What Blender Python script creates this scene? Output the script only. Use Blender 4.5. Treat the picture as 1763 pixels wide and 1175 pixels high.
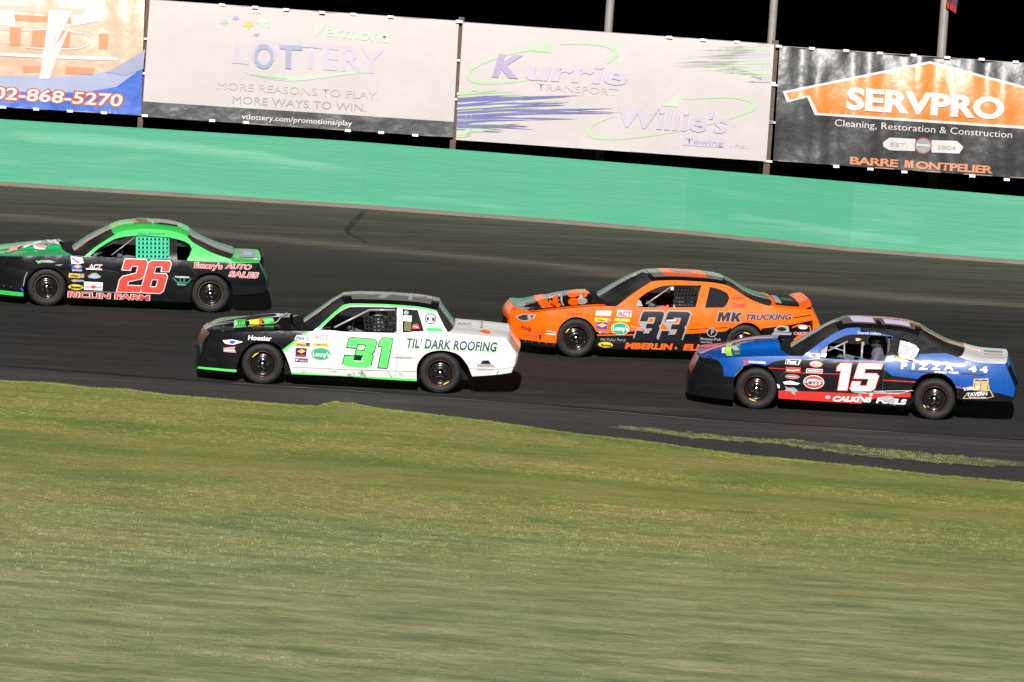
import bpy, bmesh, math, random
from mathutils import Vector, Matrix
from mathutils.geometry import delaunay_2d_cdt, tessellate_polygon
random.seed(7)
for o in list(bpy.data.objects): bpy.data.objects.remove(o)
SC = bpy.context.scene
COL = SC.collection
# ------------------------------------------------------------------ camera
F_PX = 9990.0; CX, CY = 881.5, 587.5
CAMZ = 4.18
PITCH = math.atan(342.0 / F_PX); ROLL = math.radians(4.0)
cam_d = bpy.data.cameras.new("camera"); cam = bpy.data.objects.new("camera", cam_d); COL.objects.link(cam)
CAMM = Matrix.Translation((0, 0, CAMZ)) @ Matrix.Rotation(math.pi / 2 - PITCH, 4, 'X') @ Matrix.Rotation(ROLL, 4, 'Z')
cam.matrix_world = CAMM
cam_d.sensor_width = 36; cam_d.sensor_fit = 'HORIZONTAL'; cam_d.lens = F_PX / 1763 * 36
cam_d.clip_start = 1; cam_d.clip_end = 9000
SC.camera = cam
SC.render.resolution_x = 1024; SC.render.resolution_y = 682
# ------------------------------------------------------------------ night sky and the floodlight
W = bpy.data.worlds.new("World"); SC.world = W; W.use_nodes = True
nt = W.node_tree; nt.nodes.clear()
sky = nt.nodes.new('ShaderNodeTexSky'); sky.sky_type = 'NISHITA'; sky.sun_disc = False
sky.sun_elevation = math.radians(-3.0); sky.sun_rotation = math.radians(180)
bg = nt.nodes.new('ShaderNodeBackground'); bg.inputs[1].default_value = 0.15
wo = nt.nodes.new('ShaderNodeOutputWorld')
nt.links.new(sky.outputs[0], bg.inputs[0]); nt.links.new(bg.outputs[0], wo.inputs[0])
sun_d = bpy.data.lights.new("floodlight", 'SUN'); sun_d.energy = 5.0; sun_d.angle = math.radians(1.2); sun_d.color = (1.0, 0.965, 0.93)
sun = bpy.data.objects.new("floodlight", sun_d); COL.objects.link(sun)
EL, AZ = math.radians(29), math.radians(3)
sdir = Vector((math.sin(AZ) * math.cos(EL), math.cos(EL) * math.cos(AZ), -math.sin(EL)))   # travels away from the camera
sun.rotation_euler = sdir.to_track_quat('-Z', 'Y').to_euler(); sun.location = (0, 0, 30)
SC.view_settings.view_transform = 'Standard'; SC.view_settings.look = 'None'
SC.view_settings.exposure = 0.42; SC.view_settings.gamma = 1

# ------------------------------------------------------------------ projection helpers (pixel of the photo -> point of the place)
ORG = CAMM.translation.copy(); CR = CAMM.to_3x3(); CRI = CR.inverted()
def ray(px, py): return (CR @ Vector(((px - CX) / F_PX, -(py - CY) / F_PX, -1))).normalized()
def proj(p):
    q = CRI @ (Vector(p) - ORG); return (CX + F_PX * q.x / -q.z, CY - F_PX * q.y / -q.z)
TY, TS, YK, TS2, GX = 88.6, 0.11, 98.5, 0.199, 0.17   # banking by w = y + G x: starts at TY, rises by TS, steeper beyond YK; the bend closes in on the right
def zt(y, x=0.0):
    w = y + GX * x; return 0.0 if w < TY else (w - TY) * TS if w < YK else (YK - TY) * TS + (w - YK) * TS2
def on_track(px, py):
    d = ray(px, py); k = d.y + GX * d.x; p = ORG + d * ((-TY * TS - ORG.z) / (d.z - TS * k))
    if p.y + GX * p.x > YK: z0 = (YK - TY) * TS; p = ORG + d * ((z0 - YK * TS2 - ORG.z) / (d.z - TS2 * k))
    return p
def on_flat(px, py):
    d = ray(px, py); return ORG + d * (-ORG.z / d.z)
def on_ground(px, py):
    p = on_track(px, py); return p if p.y + GX * p.x > TY else on_flat(px, py)
def at_y(px, py, Y):
    d = ray(px, py); return ORG + d * (Y / d.y)
def sm(a, b, x):
    t = max(0, min(1, (x - a) / (b - a))); return t * t * (3 - 2 * t)
def interp(pts, x):
    if x <= pts[0][0]: a, b = pts[0], pts[1]
    elif x >= pts[-1][0]: a, b = pts[-2], pts[-1]
    else:
        for a, b in zip(pts, pts[1:]):
            if a[0] <= x <= b[0]: break
    return a[1] + (b[1] - a[1]) * (x - a[0]) / (b[0] - a[0])

# ------------------------------------------------------------------ materials
def nodes(m):
    m.use_nodes = True; return m.node_tree, m.node_tree.nodes['Principled BSDF']
MC = {}
def srgb(c):
    return tuple((v / 12.92 if v <= .04045 else ((v + .055) / 1.055) ** 2.4) for v in [x / 255 for x in c])
def mat(name, col, rough=.5, metal=0, coat=0, bump=0, bscale=3, dirt=0, dcol=(.12, .11, .1), dscale=6, spec=.5, emit=0, rvar=.35):
    if name in MC: return MC[name]
    m = bpy.data.materials.new(name); t, b = nodes(m); L = t.links
    b.inputs['Base Color'].default_value = (*col, 1); b.inputs['Roughness'].default_value = rough
    b.inputs['Metallic'].default_value = metal; b.inputs['Coat Weight'].default_value = coat
    b.inputs['Coat Roughness'].default_value = .06; b.inputs['Specular IOR Level'].default_value = spec
    if emit: b.inputs['Emission Color'].default_value = (*col, 1); b.inputs['Emission Strength'].default_value = emit
    tc = t.nodes.new('ShaderNodeTexCoord')
    if bump:
        n = t.nodes.new('ShaderNodeTexNoise'); n.inputs['Scale'].default_value = bscale; n.inputs['Detail'].default_value = 3
        L.new(tc.outputs['Object'], n.inputs['Vector'])
        bp = t.nodes.new('ShaderNodeBump'); bp.inputs['Strength'].default_value = 1; bp.inputs['Distance'].default_value = bump
        L.new(n.outputs[0], bp.inputs['Height']); L.new(bp.outputs[0], b.inputs['Normal']); L.new(bp.outputs[0], b.inputs['Coat Normal'])
    if dirt:
        mp = t.nodes.new('ShaderNodeMapping'); mp.inputs['Scale'].default_value = (.5, 1, 1.6); L.new(tc.outputs['Object'], mp.inputs[0])
        n = t.nodes.new('ShaderNodeTexNoise'); n.inputs['Scale'].default_value = dscale; n.inputs['Detail'].default_value = 8; n.inputs['Roughness'].default_value = .7
        L.new(mp.outputs[0], n.inputs['Vector'])
        r = t.nodes.new('ShaderNodeMapRange'); r.inputs[1].default_value = .5; r.inputs[2].default_value = .8; r.inputs[4].default_value = dirt
        L.new(n.outputs[0], r.inputs[0])
        mx = t.nodes.new('ShaderNodeMix'); mx.data_type = 'RGBA'; mx.inputs[6].default_value = (*col, 1); mx.inputs[7].default_value = (*dcol, 1)
        L.new(r.outputs[0], mx.inputs[0]); L.new(mx.outputs[2], b.inputs['Base Color'])
        r2 = t.nodes.new('ShaderNodeMapRange'); r2.inputs[3].default_value = rough; r2.inputs[4].default_value = min(1, rough + rvar); L.new(n.outputs[0], r2.inputs[0]); L.new(r2.outputs[0], b.inputs['Roughness'])
    MC[name] = m; return m
def paint(name, col, dirt=.2, rough=.3): return mat(name, col, rough, 0, .5, .0075, 2.6, dirt, (.14, .13, .12), 7, rvar=.12, spec=.18)
def vinyl(name, col): return mat(name, col, .45, 0, 0 if max(col) < .1 else .15, .004, 2.2, 0 if max(col) < .1 else .12, (.15, .14, .13), 12, spec=.2)
M = dict(
    white=paint('white_paint', (.68, .66, .645), .5), black=paint('black_paint', (.006, .006, .008), .07, .14),
    green=paint('green_paint', (.035, .48, .085)), dgreen=paint('deep_green_paint', (.012, .33, .10)),
    orange=paint('orange_paint', (.94, .120, .002), .04), blue=paint('blue_paint', (.001, .066, .30), .05), red=paint('red_paint', (.62, .03, .02)),
    lime=vinyl('lime_vinyl', (.10, .72, .13)), vwhite=vinyl('white_vinyl', (.75, .74, .74)), vblack=vinyl('black_vinyl', (.008, .008, .013)),
    vred=vinyl('red_vinyl', (.66, .055, .035)), vorange=vinyl('orange_vinyl', (.85, .12, .01)), vgrey=vinyl('grey_vinyl', (.30, .30, .30)),
    vyellow=vinyl('yellow_vinyl', (.78, .62, .03)), vamber=vinyl('amber_vinyl', (.75, .40, .07)), vblue=vinyl('blue_vinyl', (.04, .06, .45)), vpurple=vinyl('purple_vinyl', (.028, .018, .075)),
    vgreen=vinyl('green_vinyl', (.02, .36, .17)), vtan=vinyl('tan_vinyl', (.55, .38, .16)), vsky=vinyl('pale_blue_vinyl', (.30, .45, .68)), olive=vinyl('olive_vinyl', (.12, .13, .05)),
    vtint=vinyl('pale_lavender_vinyl', (.55, .50, .70)), vpink=vinyl('pink_vinyl', (.70, .28, .28)), vteal=vinyl('teal_vinyl', (.01, .12, .08)),
    rubber=mat('tyre_rubber', (.013, .0125, .0125), .5, bump=.002, bscale=40, dirt=.7, dcol=(.042, .039, .036), dscale=9, spec=.35),
    rim=mat('black_wheel_steel', (.012, .011, .011), .22, .3, .5), chrome=mat('bright_steel', (.62, .6, .58), .22, 1), steel=mat('grey_steel', (.25, .25, .26), .38, .9),
    ring_y=mat('gold_rim_line', (.34, .22, .05), .4), ring_r=mat('red_rim_line', (.24, .03, .02), .4), ring_m=mat('yellow_mark', (.75, .6, .05), .5),
    cage=mat('roll_bar_paint', (.12, .12, .13), .35, .2), cagew=mat('pale_bar_paint', (.36, .36, .37), .35, .2), dark=mat('dark_interior', (.005, .005, .006), .8, spec=.2), dash=mat('interior_grey', (.22, .22, .23), .6, bump=.01, bscale=9, dirt=.6, dcol=(.3, .3, .3)),
    seatm=mat('seat_fabric', (.06, .06, .07), .8), suit=mat('race_suit', (.10, .10, .13), .85), helm=mat('helmet_shell', (.07, .07, .08), .15, 0, 1), helmw=mat('pale_helmet_shell', (.5, .5, .5), .2, 0, 1), visor=mat('helmet_visor', (.01, .01, .012), .06, 0, 1),
    glove=mat('glove', (.32, .30, .26), .8), netg=mat('green_webbing', (.03, .42, .24), .7), netk=mat('dark_webbing', (.014, .013, .013), .9, spec=.2), lamp=mat('headlight_decal', (.45, .45, .46), .18, .3, 1), tail=mat('tail_light_decal', (.42, .10, .09), .2, 0, 1), tint=mat('smoked_panel', (.008, .007, .009), .6, 0, 0, spec=.1), grille=mat('nose_grille', (.09, .035, .03), .4, 0, .5, .01, 30),
    silver=mat('scuff_and_reflection_grey', (.33, .34, .37), .28, 0, .6, .02, 9, .8, (.7, .7, .72), 8),  # grey for scuffs, and for reflections painted on the clear lexan
)
def glass():
    m = bpy.data.materials.new('lexan_glass'); m.use_nodes = True; t = m.node_tree; t.nodes.clear(); L = t.links
    o = t.nodes.new('ShaderNodeOutputMaterial'); mx = t.nodes.new('ShaderNodeMixShader'); tr = t.nodes.new('ShaderNodeBsdfTransparent'); g = t.nodes.new('ShaderNodeBsdfGlossy')
    tr.inputs[0].default_value = (.9, .91, .91, 1); g.inputs[0].default_value = (.9, .9, .9, 1); g.inputs['Roughness'].default_value = .08
    fr = t.nodes.new('ShaderNodeFresnel'); fr.inputs[0].default_value = 1.7
    d = t.nodes.new('ShaderNodeBsdfDiffuse'); d.inputs[0].default_value = (.3, .3, .3, 1)
    n = t.nodes.new('ShaderNodeTexNoise'); n.inputs['Scale'].default_value = 1.8; n.inputs['Detail'].default_value = 4
    tc = t.nodes.new('ShaderNodeTexCoord'); L.new(tc.outputs['Object'], n.inputs[0])
    r = t.nodes.new('ShaderNodeMapRange'); r.inputs[1].default_value = .35; r.inputs[2].default_value = .8; r.inputs[3].default_value = .04; r.inputs[4].default_value = .20; L.new(n.outputs[0], r.inputs[0])
    m2 = t.nodes.new('ShaderNodeMixShader'); L.new(r.outputs[0], m2.inputs[0]); L.new(tr.outputs[0], m2.inputs[1]); L.new(d.outputs[0], m2.inputs[2])
    L.new(fr.outputs[0], mx.inputs[0]); L.new(m2.outputs[0], mx.inputs[1]); L.new(g.outputs[0], mx.inputs[2]); L.new(mx.outputs[0], o.inputs[0]); return m
M['ash'] = mat('roof_glare_grey', (.17, .165, .16), .28, 0, .6, .004, 2, .3, (.07, .07, .07), 5); M['rose'] = mat('rose_print_and_glare', (.15, .105, .10), .28, 0, .6, .004, 2, .4, (.10, .07, .07), 5); M['rust'] = mat('dull_rust_vinyl', (.22, .05, .03), .3, 0, .5)  # ash and rose put roof glare into colour; rose is also print
M['seam'] = mat('panel_gap', (.05, .05, .05), .7)
M['glass'] = glass()

def cat_open(P, n=4):
    if len(P) < 3: return list(P)
    out = []
    for i in range(len(P) - 1):
        p0, p1, p2, p3 = P[max(i - 1, 0)], P[i], P[i + 1], P[min(i + 2, len(P) - 1)]
        for k in range(n):
            t = k / n; out.append(tuple(.5 * (2 * p1[a] + (p2[a] - p0[a]) * t + (2 * p0[a] - 5 * p1[a] + 4 * p2[a] - p3[a]) * t * t + (3 * p1[a] - p0[a] - 3 * p2[a] + p3[a]) * t ** 3) for a in (0, 1)))
    out.append(tuple(P[-1])); return out
# ------------------------------------------------------------------ mesh building
def tag(o, label=None, cat=None, group=None, kind=None):
    for k, v in (('label', label), ('category', cat), ('group', group), ('kind', kind)):
        if v: o[k] = v
    return o
def empty(name, mw=None):
    o = bpy.data.objects.new(name, None); COL.objects.link(o); o.empty_display_size = .3
    if mw is not None: o.matrix_world = mw
    return o
class MB:
    def __init__(s): s.v = []; s.f = []; s.m = []; s.mats = []
    def mi(s, m):
        if m not in s.mats: s.mats.append(m)
        return s.mats.index(m)
    def add(s, vs, fs, m):
        b = len(s.v); s.v += [tuple(v) for v in vs]; k = s.mi(m)
        for f in fs: s.f.append(tuple(b + i for i in f)); s.m.append(k)
    def box(s, lo, hi, m):
        x0, y0, z0 = lo; x1, y1, z1 = hi
        s.add([(x0, y0, z0), (x1, y0, z0), (x1, y1, z0), (x0, y1, z0), (x0, y0, z1), (x1, y0, z1), (x1, y1, z1), (x0, y1, z1)],
              [(3, 2, 1, 0), (4, 5, 6, 7), (0, 1, 5, 4), (1, 2, 6, 5), (2, 3, 7, 6), (3, 0, 4, 7)], m)
    def tube(s, pts, r, m, n=8):
        pts = [Vector(p) for p in pts]; vs = []; fs = []
        for i, p in enumerate(pts):
            d = (pts[min(i + 1, len(pts) - 1)] - pts[max(i - 1, 0)]).normalized()
            a = d.orthogonal().normalized() if i == 0 else (a - d * a.dot(d)).normalized()
            b = d.cross(a)
            for k in range(n):
                t = 2 * math.pi * k / n; vs.append(p + (a * math.cos(t) + b * math.sin(t)) * r)
        for i in range(len(pts) - 1):
            for k in range(n): fs.append((i * n + k, i * n + (k + 1) % n, (i + 1) * n + (k + 1) % n, (i + 1) * n + k))
        fs.append(tuple(range(n - 1, -1, -1))); fs.append(tuple((len(pts) - 1) * n + k for k in range(n)))
        s.add(vs, fs, m)
    def lathe(s, prof, m, c=(0, 0, 0), n=40):      # profile (y, r) turned about the y axis
        vs = []; fs = []; k = len(prof)
        for i in range(n):
            a = 2 * math.pi * i / n
            for y, r in prof: vs.append((c[0] + r * math.cos(a), c[1] + y, c[2] + r * math.sin(a)))
        for i in range(n):
            j = (i + 1) % n
            for q in range(k - 1): fs.append((i * k + q, j * k + q, j * k + q + 1, i * k + q + 1))
        s.add(vs, fs, m)
    def build(s, name, parent=None, smooth=False, solid=0, mw=None):
        me = bpy.data.meshes.new(name); me.from_pydata(s.v, [], s.f); me.update()
        for m in s.mats: me.materials.append(m)
        me.polygons.foreach_set('material_index', s.m)
        if smooth: me.polygons.foreach_set('use_smooth', [True] * len(me.polygons))
        o = bpy.data.objects.new(name, me); COL.objects.link(o)
        if parent: o.parent = parent
        if mw is not None: o.matrix_world = mw
        if solid:
            q = o.modifiers.new('thickness', 'SOLIDIFY'); q.thickness = solid; q.offset = 0
            if smooth: e = o.modifiers.new('crisp_edges', 'EDGE_SPLIT'); e.split_angle = math.radians(42)
        return o
def cat_closed(P, ang=36):
    """smooth the gentle runs of a closed outline, keep its sharp corners"""
    n = len(P); sharp = []
    for i in range(n):
        a, q, d = Vector(P[i - 1]), Vector(P[i]), Vector(P[(i + 1) % n]); u, v = q - a, d - q
        if u.length < 1e-6 or v.length < 1e-6 or u.angle(v) > math.radians(ang): sharp.append(i)
    if not sharp: sharp = [0]
    out = []
    for k, i in enumerate(sharp):
        j = sharp[(k + 1) % len(sharp)]; run = [P[i]]; m = i
        while True:
            m = (m + 1) % n; run.append(P[m])
            if m == j: break
        out += cat_open(run)[:-1]
    return out
def pip(p, poly):
    x, y = p; c = False; n = len(poly); j = n - 1
    for i in range(n):
        xi, yi = poly[i]; xj, yj = poly[j]
        if (yi > y) != (yj > y) and x < (xj - xi) * (y - yi) / (yj - yi) + xi: c = not c
        j = i
    return c
def dens(poly, step):
    out = []
    for a, b in zip(poly, poly[1:] + poly[:1]):
        n = max(1, int(math.hypot(b[0] - a[0], b[1] - a[1]) / step))
        for k in range(n): out.append((a[0] + (b[0] - a[0]) * k / n, a[1] + (b[1] - a[1]) * k / n))
    return out
def patch(mb, outline, mapf, base, regions=(), holes=(), step=(.08, .08)):
    V = []; E = []
    def addp(poly):
        d = dens(list(poly), min(step)); b = len(V); V.extend(Vector(p) for p in d)
        E.extend((b + i, b + (i + 1) % len(d)) for i in range(len(d)))
    addp(outline)
    for h in holes: addp(h)
    for r, _ in regions: addp(r)
    xs = [p[0] for p in outline]; ys = [p[1] for p in outline]
    x = min(xs) + step[0] * .37
    while x < max(xs):
        y = min(ys) + step[1] * .41
        while y < max(ys):
            if pip((x, y), outline): V.append(Vector((x, y)))
            y += step[1]
        x += step[0]
    r = delaunay_2d_cdt(V, E, [], 0, 1e-5, False); vs = r[0]; groups = {}
    for f in r[2]:
        c = sum((vs[i] for i in f), Vector((0, 0))) / len(f)
        if not pip(c, outline) or any(pip(c, h) for h in holes): continue
        m = base
        for rg, rm in regions:
            if pip(c, rg): m = rm
        groups.setdefault(m, []).append(tuple(f))
    P3 = [mapf(v.x, v.y, 0) for v in vs]
    b = len(mb.v); used = sorted({i for g in groups.values() for f in g for i in f}); idx = {o: b + k for k, o in enumerate(used)}
    mb.v += [tuple(P3[i]) for i in used]
    for m, fs in groups.items():
        k = mb.mi(m)
        for f in fs: mb.f.append(tuple(idx[i] for i in f)); mb.m.append(k)
def offpoly(poly, d):
    A = sum(a[0] * b[1] - b[0] * a[1] for a, b in zip(poly, poly[1:] + poly[:1]))
    sgn = 1 if A > 0 else -1; out = []; n = len(poly)
    for i in range(n):
        p0, p1, p2 = Vector(poly[i - 1]), Vector(poly[i]), Vector(poly[(i + 1) % n])
        a = (p1 - p0).normalized(); b = (p2 - p1).normalized()
        n1 = Vector((a.y, -a.x)) * sgn; n2 = Vector((b.y, -b.x)) * sgn; k = n1 + n2
        q = p1 + k * (d / max(.35, (1 + n1.dot(n2)))); out.append((q.x, q.y))
    return out
TXT = {}
def text2d(s, bold=0., sp=1.):
    key = (s, bold, sp)
    if key in TXT: return TXT[key]
    c = bpy.data.curves.new('t', 'FONT'); c.body = s; c.size = 1; c.offset = bold; c.resolution_u = 3; c.space_character = sp; c.fill_mode = 'FRONT'
    o = bpy.data.objects.new('t', c); COL.objects.link(o); dg = bpy.context.evaluated_depsgraph_get(); dg.update()
    me = bpy.data.meshes.new_from_object(o.evaluated_get(dg)); vs = [(v.co.x, v.co.y) for v in me.vertices]; fs = [tuple(p.vertices) for p in me.polygons]
    bpy.data.objects.remove(o); bpy.data.curves.remove(c); bpy.data.meshes.remove(me)
    if vs: x0 = min(v[0] for v in vs); x1 = max(v[0] for v in vs)
    else: x0, x1 = 0, 1
    cap = .729
    TXT[key] = ([((v[0] - x0) / (x1 - x0), v[1] / cap) for v in vs], fs, (x1 - x0) / cap); return TXT[key]
def refine(vs, fs, mx):
    bm = bmesh.new(); bv = [bm.verts.new((v[0], v[1], 0)) for v in vs]
    for f in fs:
        try: bm.faces.new([bv[i] for i in f])
        except ValueError: pass
    for _ in range(6):
        es = [e for e in bm.edges if e.calc_length() > mx]
        if not es: break
        bmesh.ops.subdivide_edges(bm, edges=es, cuts=1); bmesh.ops.triangulate(bm, faces=bm.faces[:])
    bm.verts.index_update(); r = ([(v.co.x, v.co.y) for v in bm.verts], [tuple(v.index for v in f.verts) for f in bm.faces]); bm.free(); return r
class Surf:
    """a surface (a,b,off)->world/local point, with an inverse from a photo pixel"""
    def __init__(s, mapf, mw, guess, seg=.15): s.map = mapf; s.mw = mw; s.g = guess; s.seg = seg
    def P(s, px, py):
        a, b = s.g; h = 1e-3
        for _ in range(14):
            u, v = proj(s.mw @ Vector(s.map(a, b, 0)))
            ua, va = proj(s.mw @ Vector(s.map(a + h, b, 0))); ub, vb = proj(s.mw @ Vector(s.map(a, b + h, 0)))
            j = ((ua - u) / h, (ub - u) / h, (va - v) / h, (vb - v) / h); det = j[0] * j[3] - j[1] * j[2]
            if abs(det) < 1e-9: break
            ex, ey = px - u, py - v
            da = (j[3] * ex - j[1] * ey) / det; db = (-j[2] * ex + j[0] * ey) / det
            da = max(-1, min(1, da)); db = max(-.6, min(.6, db)); a += da; b += db
            if abs(ex) + abs(ey) < .01: break
        return (a, b)
    def PL(s, pts): return [s.P(*p) for p in pts]
    def poly(s, mb, pts, m, off=.006, holes=(), raw=False):
        pts = list(pts) if raw else s.PL(pts); hs = [list(h) if raw else s.PL(h) for h in holes]
        loops = [[Vector((*p, 0)) for p in l] for l in [pts] + hs]
        fs = tessellate_polygon(loops); vs = [p for l in [pts] + hs for p in l]
        vs, fs = refine(vs, fs, s.seg); mb.add([s.map(a, b, off) for a, b in vs], fs, m)
    def ell(s, mb, c, rx, ry, m, off=.006, n=24, ang=0):
        s.poly(mb, [(c[0] + rx * math.cos(t) * math.cos(ang) - ry * math.sin(t) * math.sin(ang), c[1] + rx * math.cos(t) * math.sin(ang) + ry * math.sin(t) * math.cos(ang)) for t in [2 * math.pi * k / n for k in range(n)]], m, off)
    def band(s, mb, pts, w, m, off=.006):          # a stroke of width w px (or widths) along px points
        n = len(pts); ws = list(w) if isinstance(w, (list, tuple)) else [w] * n; L = []; R = []
        if n > 4: q = cat_open([(i, ws[i]) for i in range(n)], 3); pts = cat_open(pts, 3); ws = [a[1] for a in q]; n = len(pts)
        for i, p in enumerate(pts):
            a, b = pts[max(0, i - 1)], pts[min(n - 1, i + 1)]; d = math.hypot(b[0] - a[0], b[1] - a[1]) or 1
            nx, ny = -(b[1] - a[1]) / d * ws[i] / 2, (b[0] - a[0]) / d * ws[i] / 2
            L.append((p[0] + nx, p[1] + ny)); R.append((p[0] - nx, p[1] - ny))
        for i in range(n - 1): s.poly(mb, [L[i], L[i + 1], R[i + 1], R[i]], m, off)
    def text(s, mb, st, a, b, h, m, bold=.0, shear=0., off=.008, outline=None, ow=.035, sp=1.):
        """st along the px baseline a->b with capitals h px high"""
        ux, uy = b[0] - a[0], b[1] - a[1]; up = (h * .07, -h * .9976)
        for k in ((1, outline), (0, m)):
            if k[1] is None: continue
            vs, fs, w = text2d(st, bold + (ow if k[0] else 0), sp)
            o = off if not k[0] else off - .003; g = ow / .729 / w if k[0] else 0
            q = []
            for u, v in vs:
                if k[0]: u = -g + u * (1 + 2 * g)
                q.append(s.P(a[0] + ux * u + up[0] * v + shear * v * h, a[1] + uy * u + up[1] * v))
            q, fs = refine(q, fs, s.seg); mb.add([s.map(x, y, o) for x, y in q], fs, k[1])
DIG = {
 '3': ([(.05, 1), (.88, 1), (1, .93), (1, .57), (.93, .5), (1, .43), (1, .08), (.88, 0), (.1, 0), (0, .07), (0, .36), (.34, .36), (.34, .2), (.66, .2), (.66, .42), (.36, .42), (.36, .58), (.66, .58), (.66, .8), (.34, .8), (.34, .66), (0, .66), (0, .93)], []),
 '1': ([(.22, 1), (1, 1), (1, 0), (.32, 0), (.32, .72), (0, .72), (0, .86)], []),
 '5': ([(.02, 1), (1, 1), (1, .81), (.36, .81), (.36, .63), (.88, .63), (1, .55), (1, .09), (.88, 0), (.1, 0), (0, .08), (0, .33), (.34, .33), (.34, .18), (.64, .18), (.64, .45), (.02, .45)], []),
 '2': ([(.03, 1), (.9, 1), (1, .92), (1, .52), (.9, .42), (.38, .32), (.38, .2), (1, .2), (1, 0), (0, 0), (0, .36), (.1, .47), (.64, .58), (.64, .8), (.35, .8), (.35, .67), (0, .67), (0, .92)], []),
 'M': ([(0, 1), (.36, 1), (.5, .52), (.64, 1), (1, 1), (1, 0), (.74, 0), (.74, .6), (.57, 0), (.43, 0), (.26, .6), (.26, 0), (0, 0)], []),
 'K': ([(0, 1), (.34, 1), (.34, .62), (.62, 1), (1, 1), (.64, .54), (1, 0), (.62, 0), (.34, .42), (.34, 0), (0, 0)], []),
 '6': ([(.1, 1), (.9, 1), (1, .92), (1, .68), (.66, .68), (.66, .82), (.36, .82), (.36, .6), (.9, .6), (1, .52), (1, .08), (.9, 0), (.1, 0), (0, .08), (0, .92)], [[(.36, .42), (.64, .42), (.64, .18), (.36, .18)]]),
}
def digit(s, mb, ch, tl, tr, bl, m, edges, off=.010):
    """block digit spanning px corners top-left, top-right, bottom-left; edges = [(px width, material)] outermost last"""
    out, holes = DIG[ch]
    def q(u, v): return (bl[0] + (tr[0] - tl[0]) * u + (tl[0] - bl[0]) * v, bl[1] + (tr[1] - tl[1]) * u + (tl[1] - bl[1]) * v)
    O = [q(*p) for p in out]; H = [[q(*p) for p in h] for h in holes]
    for k, (w, em) in enumerate(edges):
        s.poly(mb, offpoly(O, w), em, off - .0025 * (k + 1), [offpoly(h, -w) for h in H])
    s.poly(mb, O, m, off, H)
def zoom(ox, oy, sc): return lambda *p: [(ox + a / sc, oy + b / sc) for a, b in p]

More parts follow.
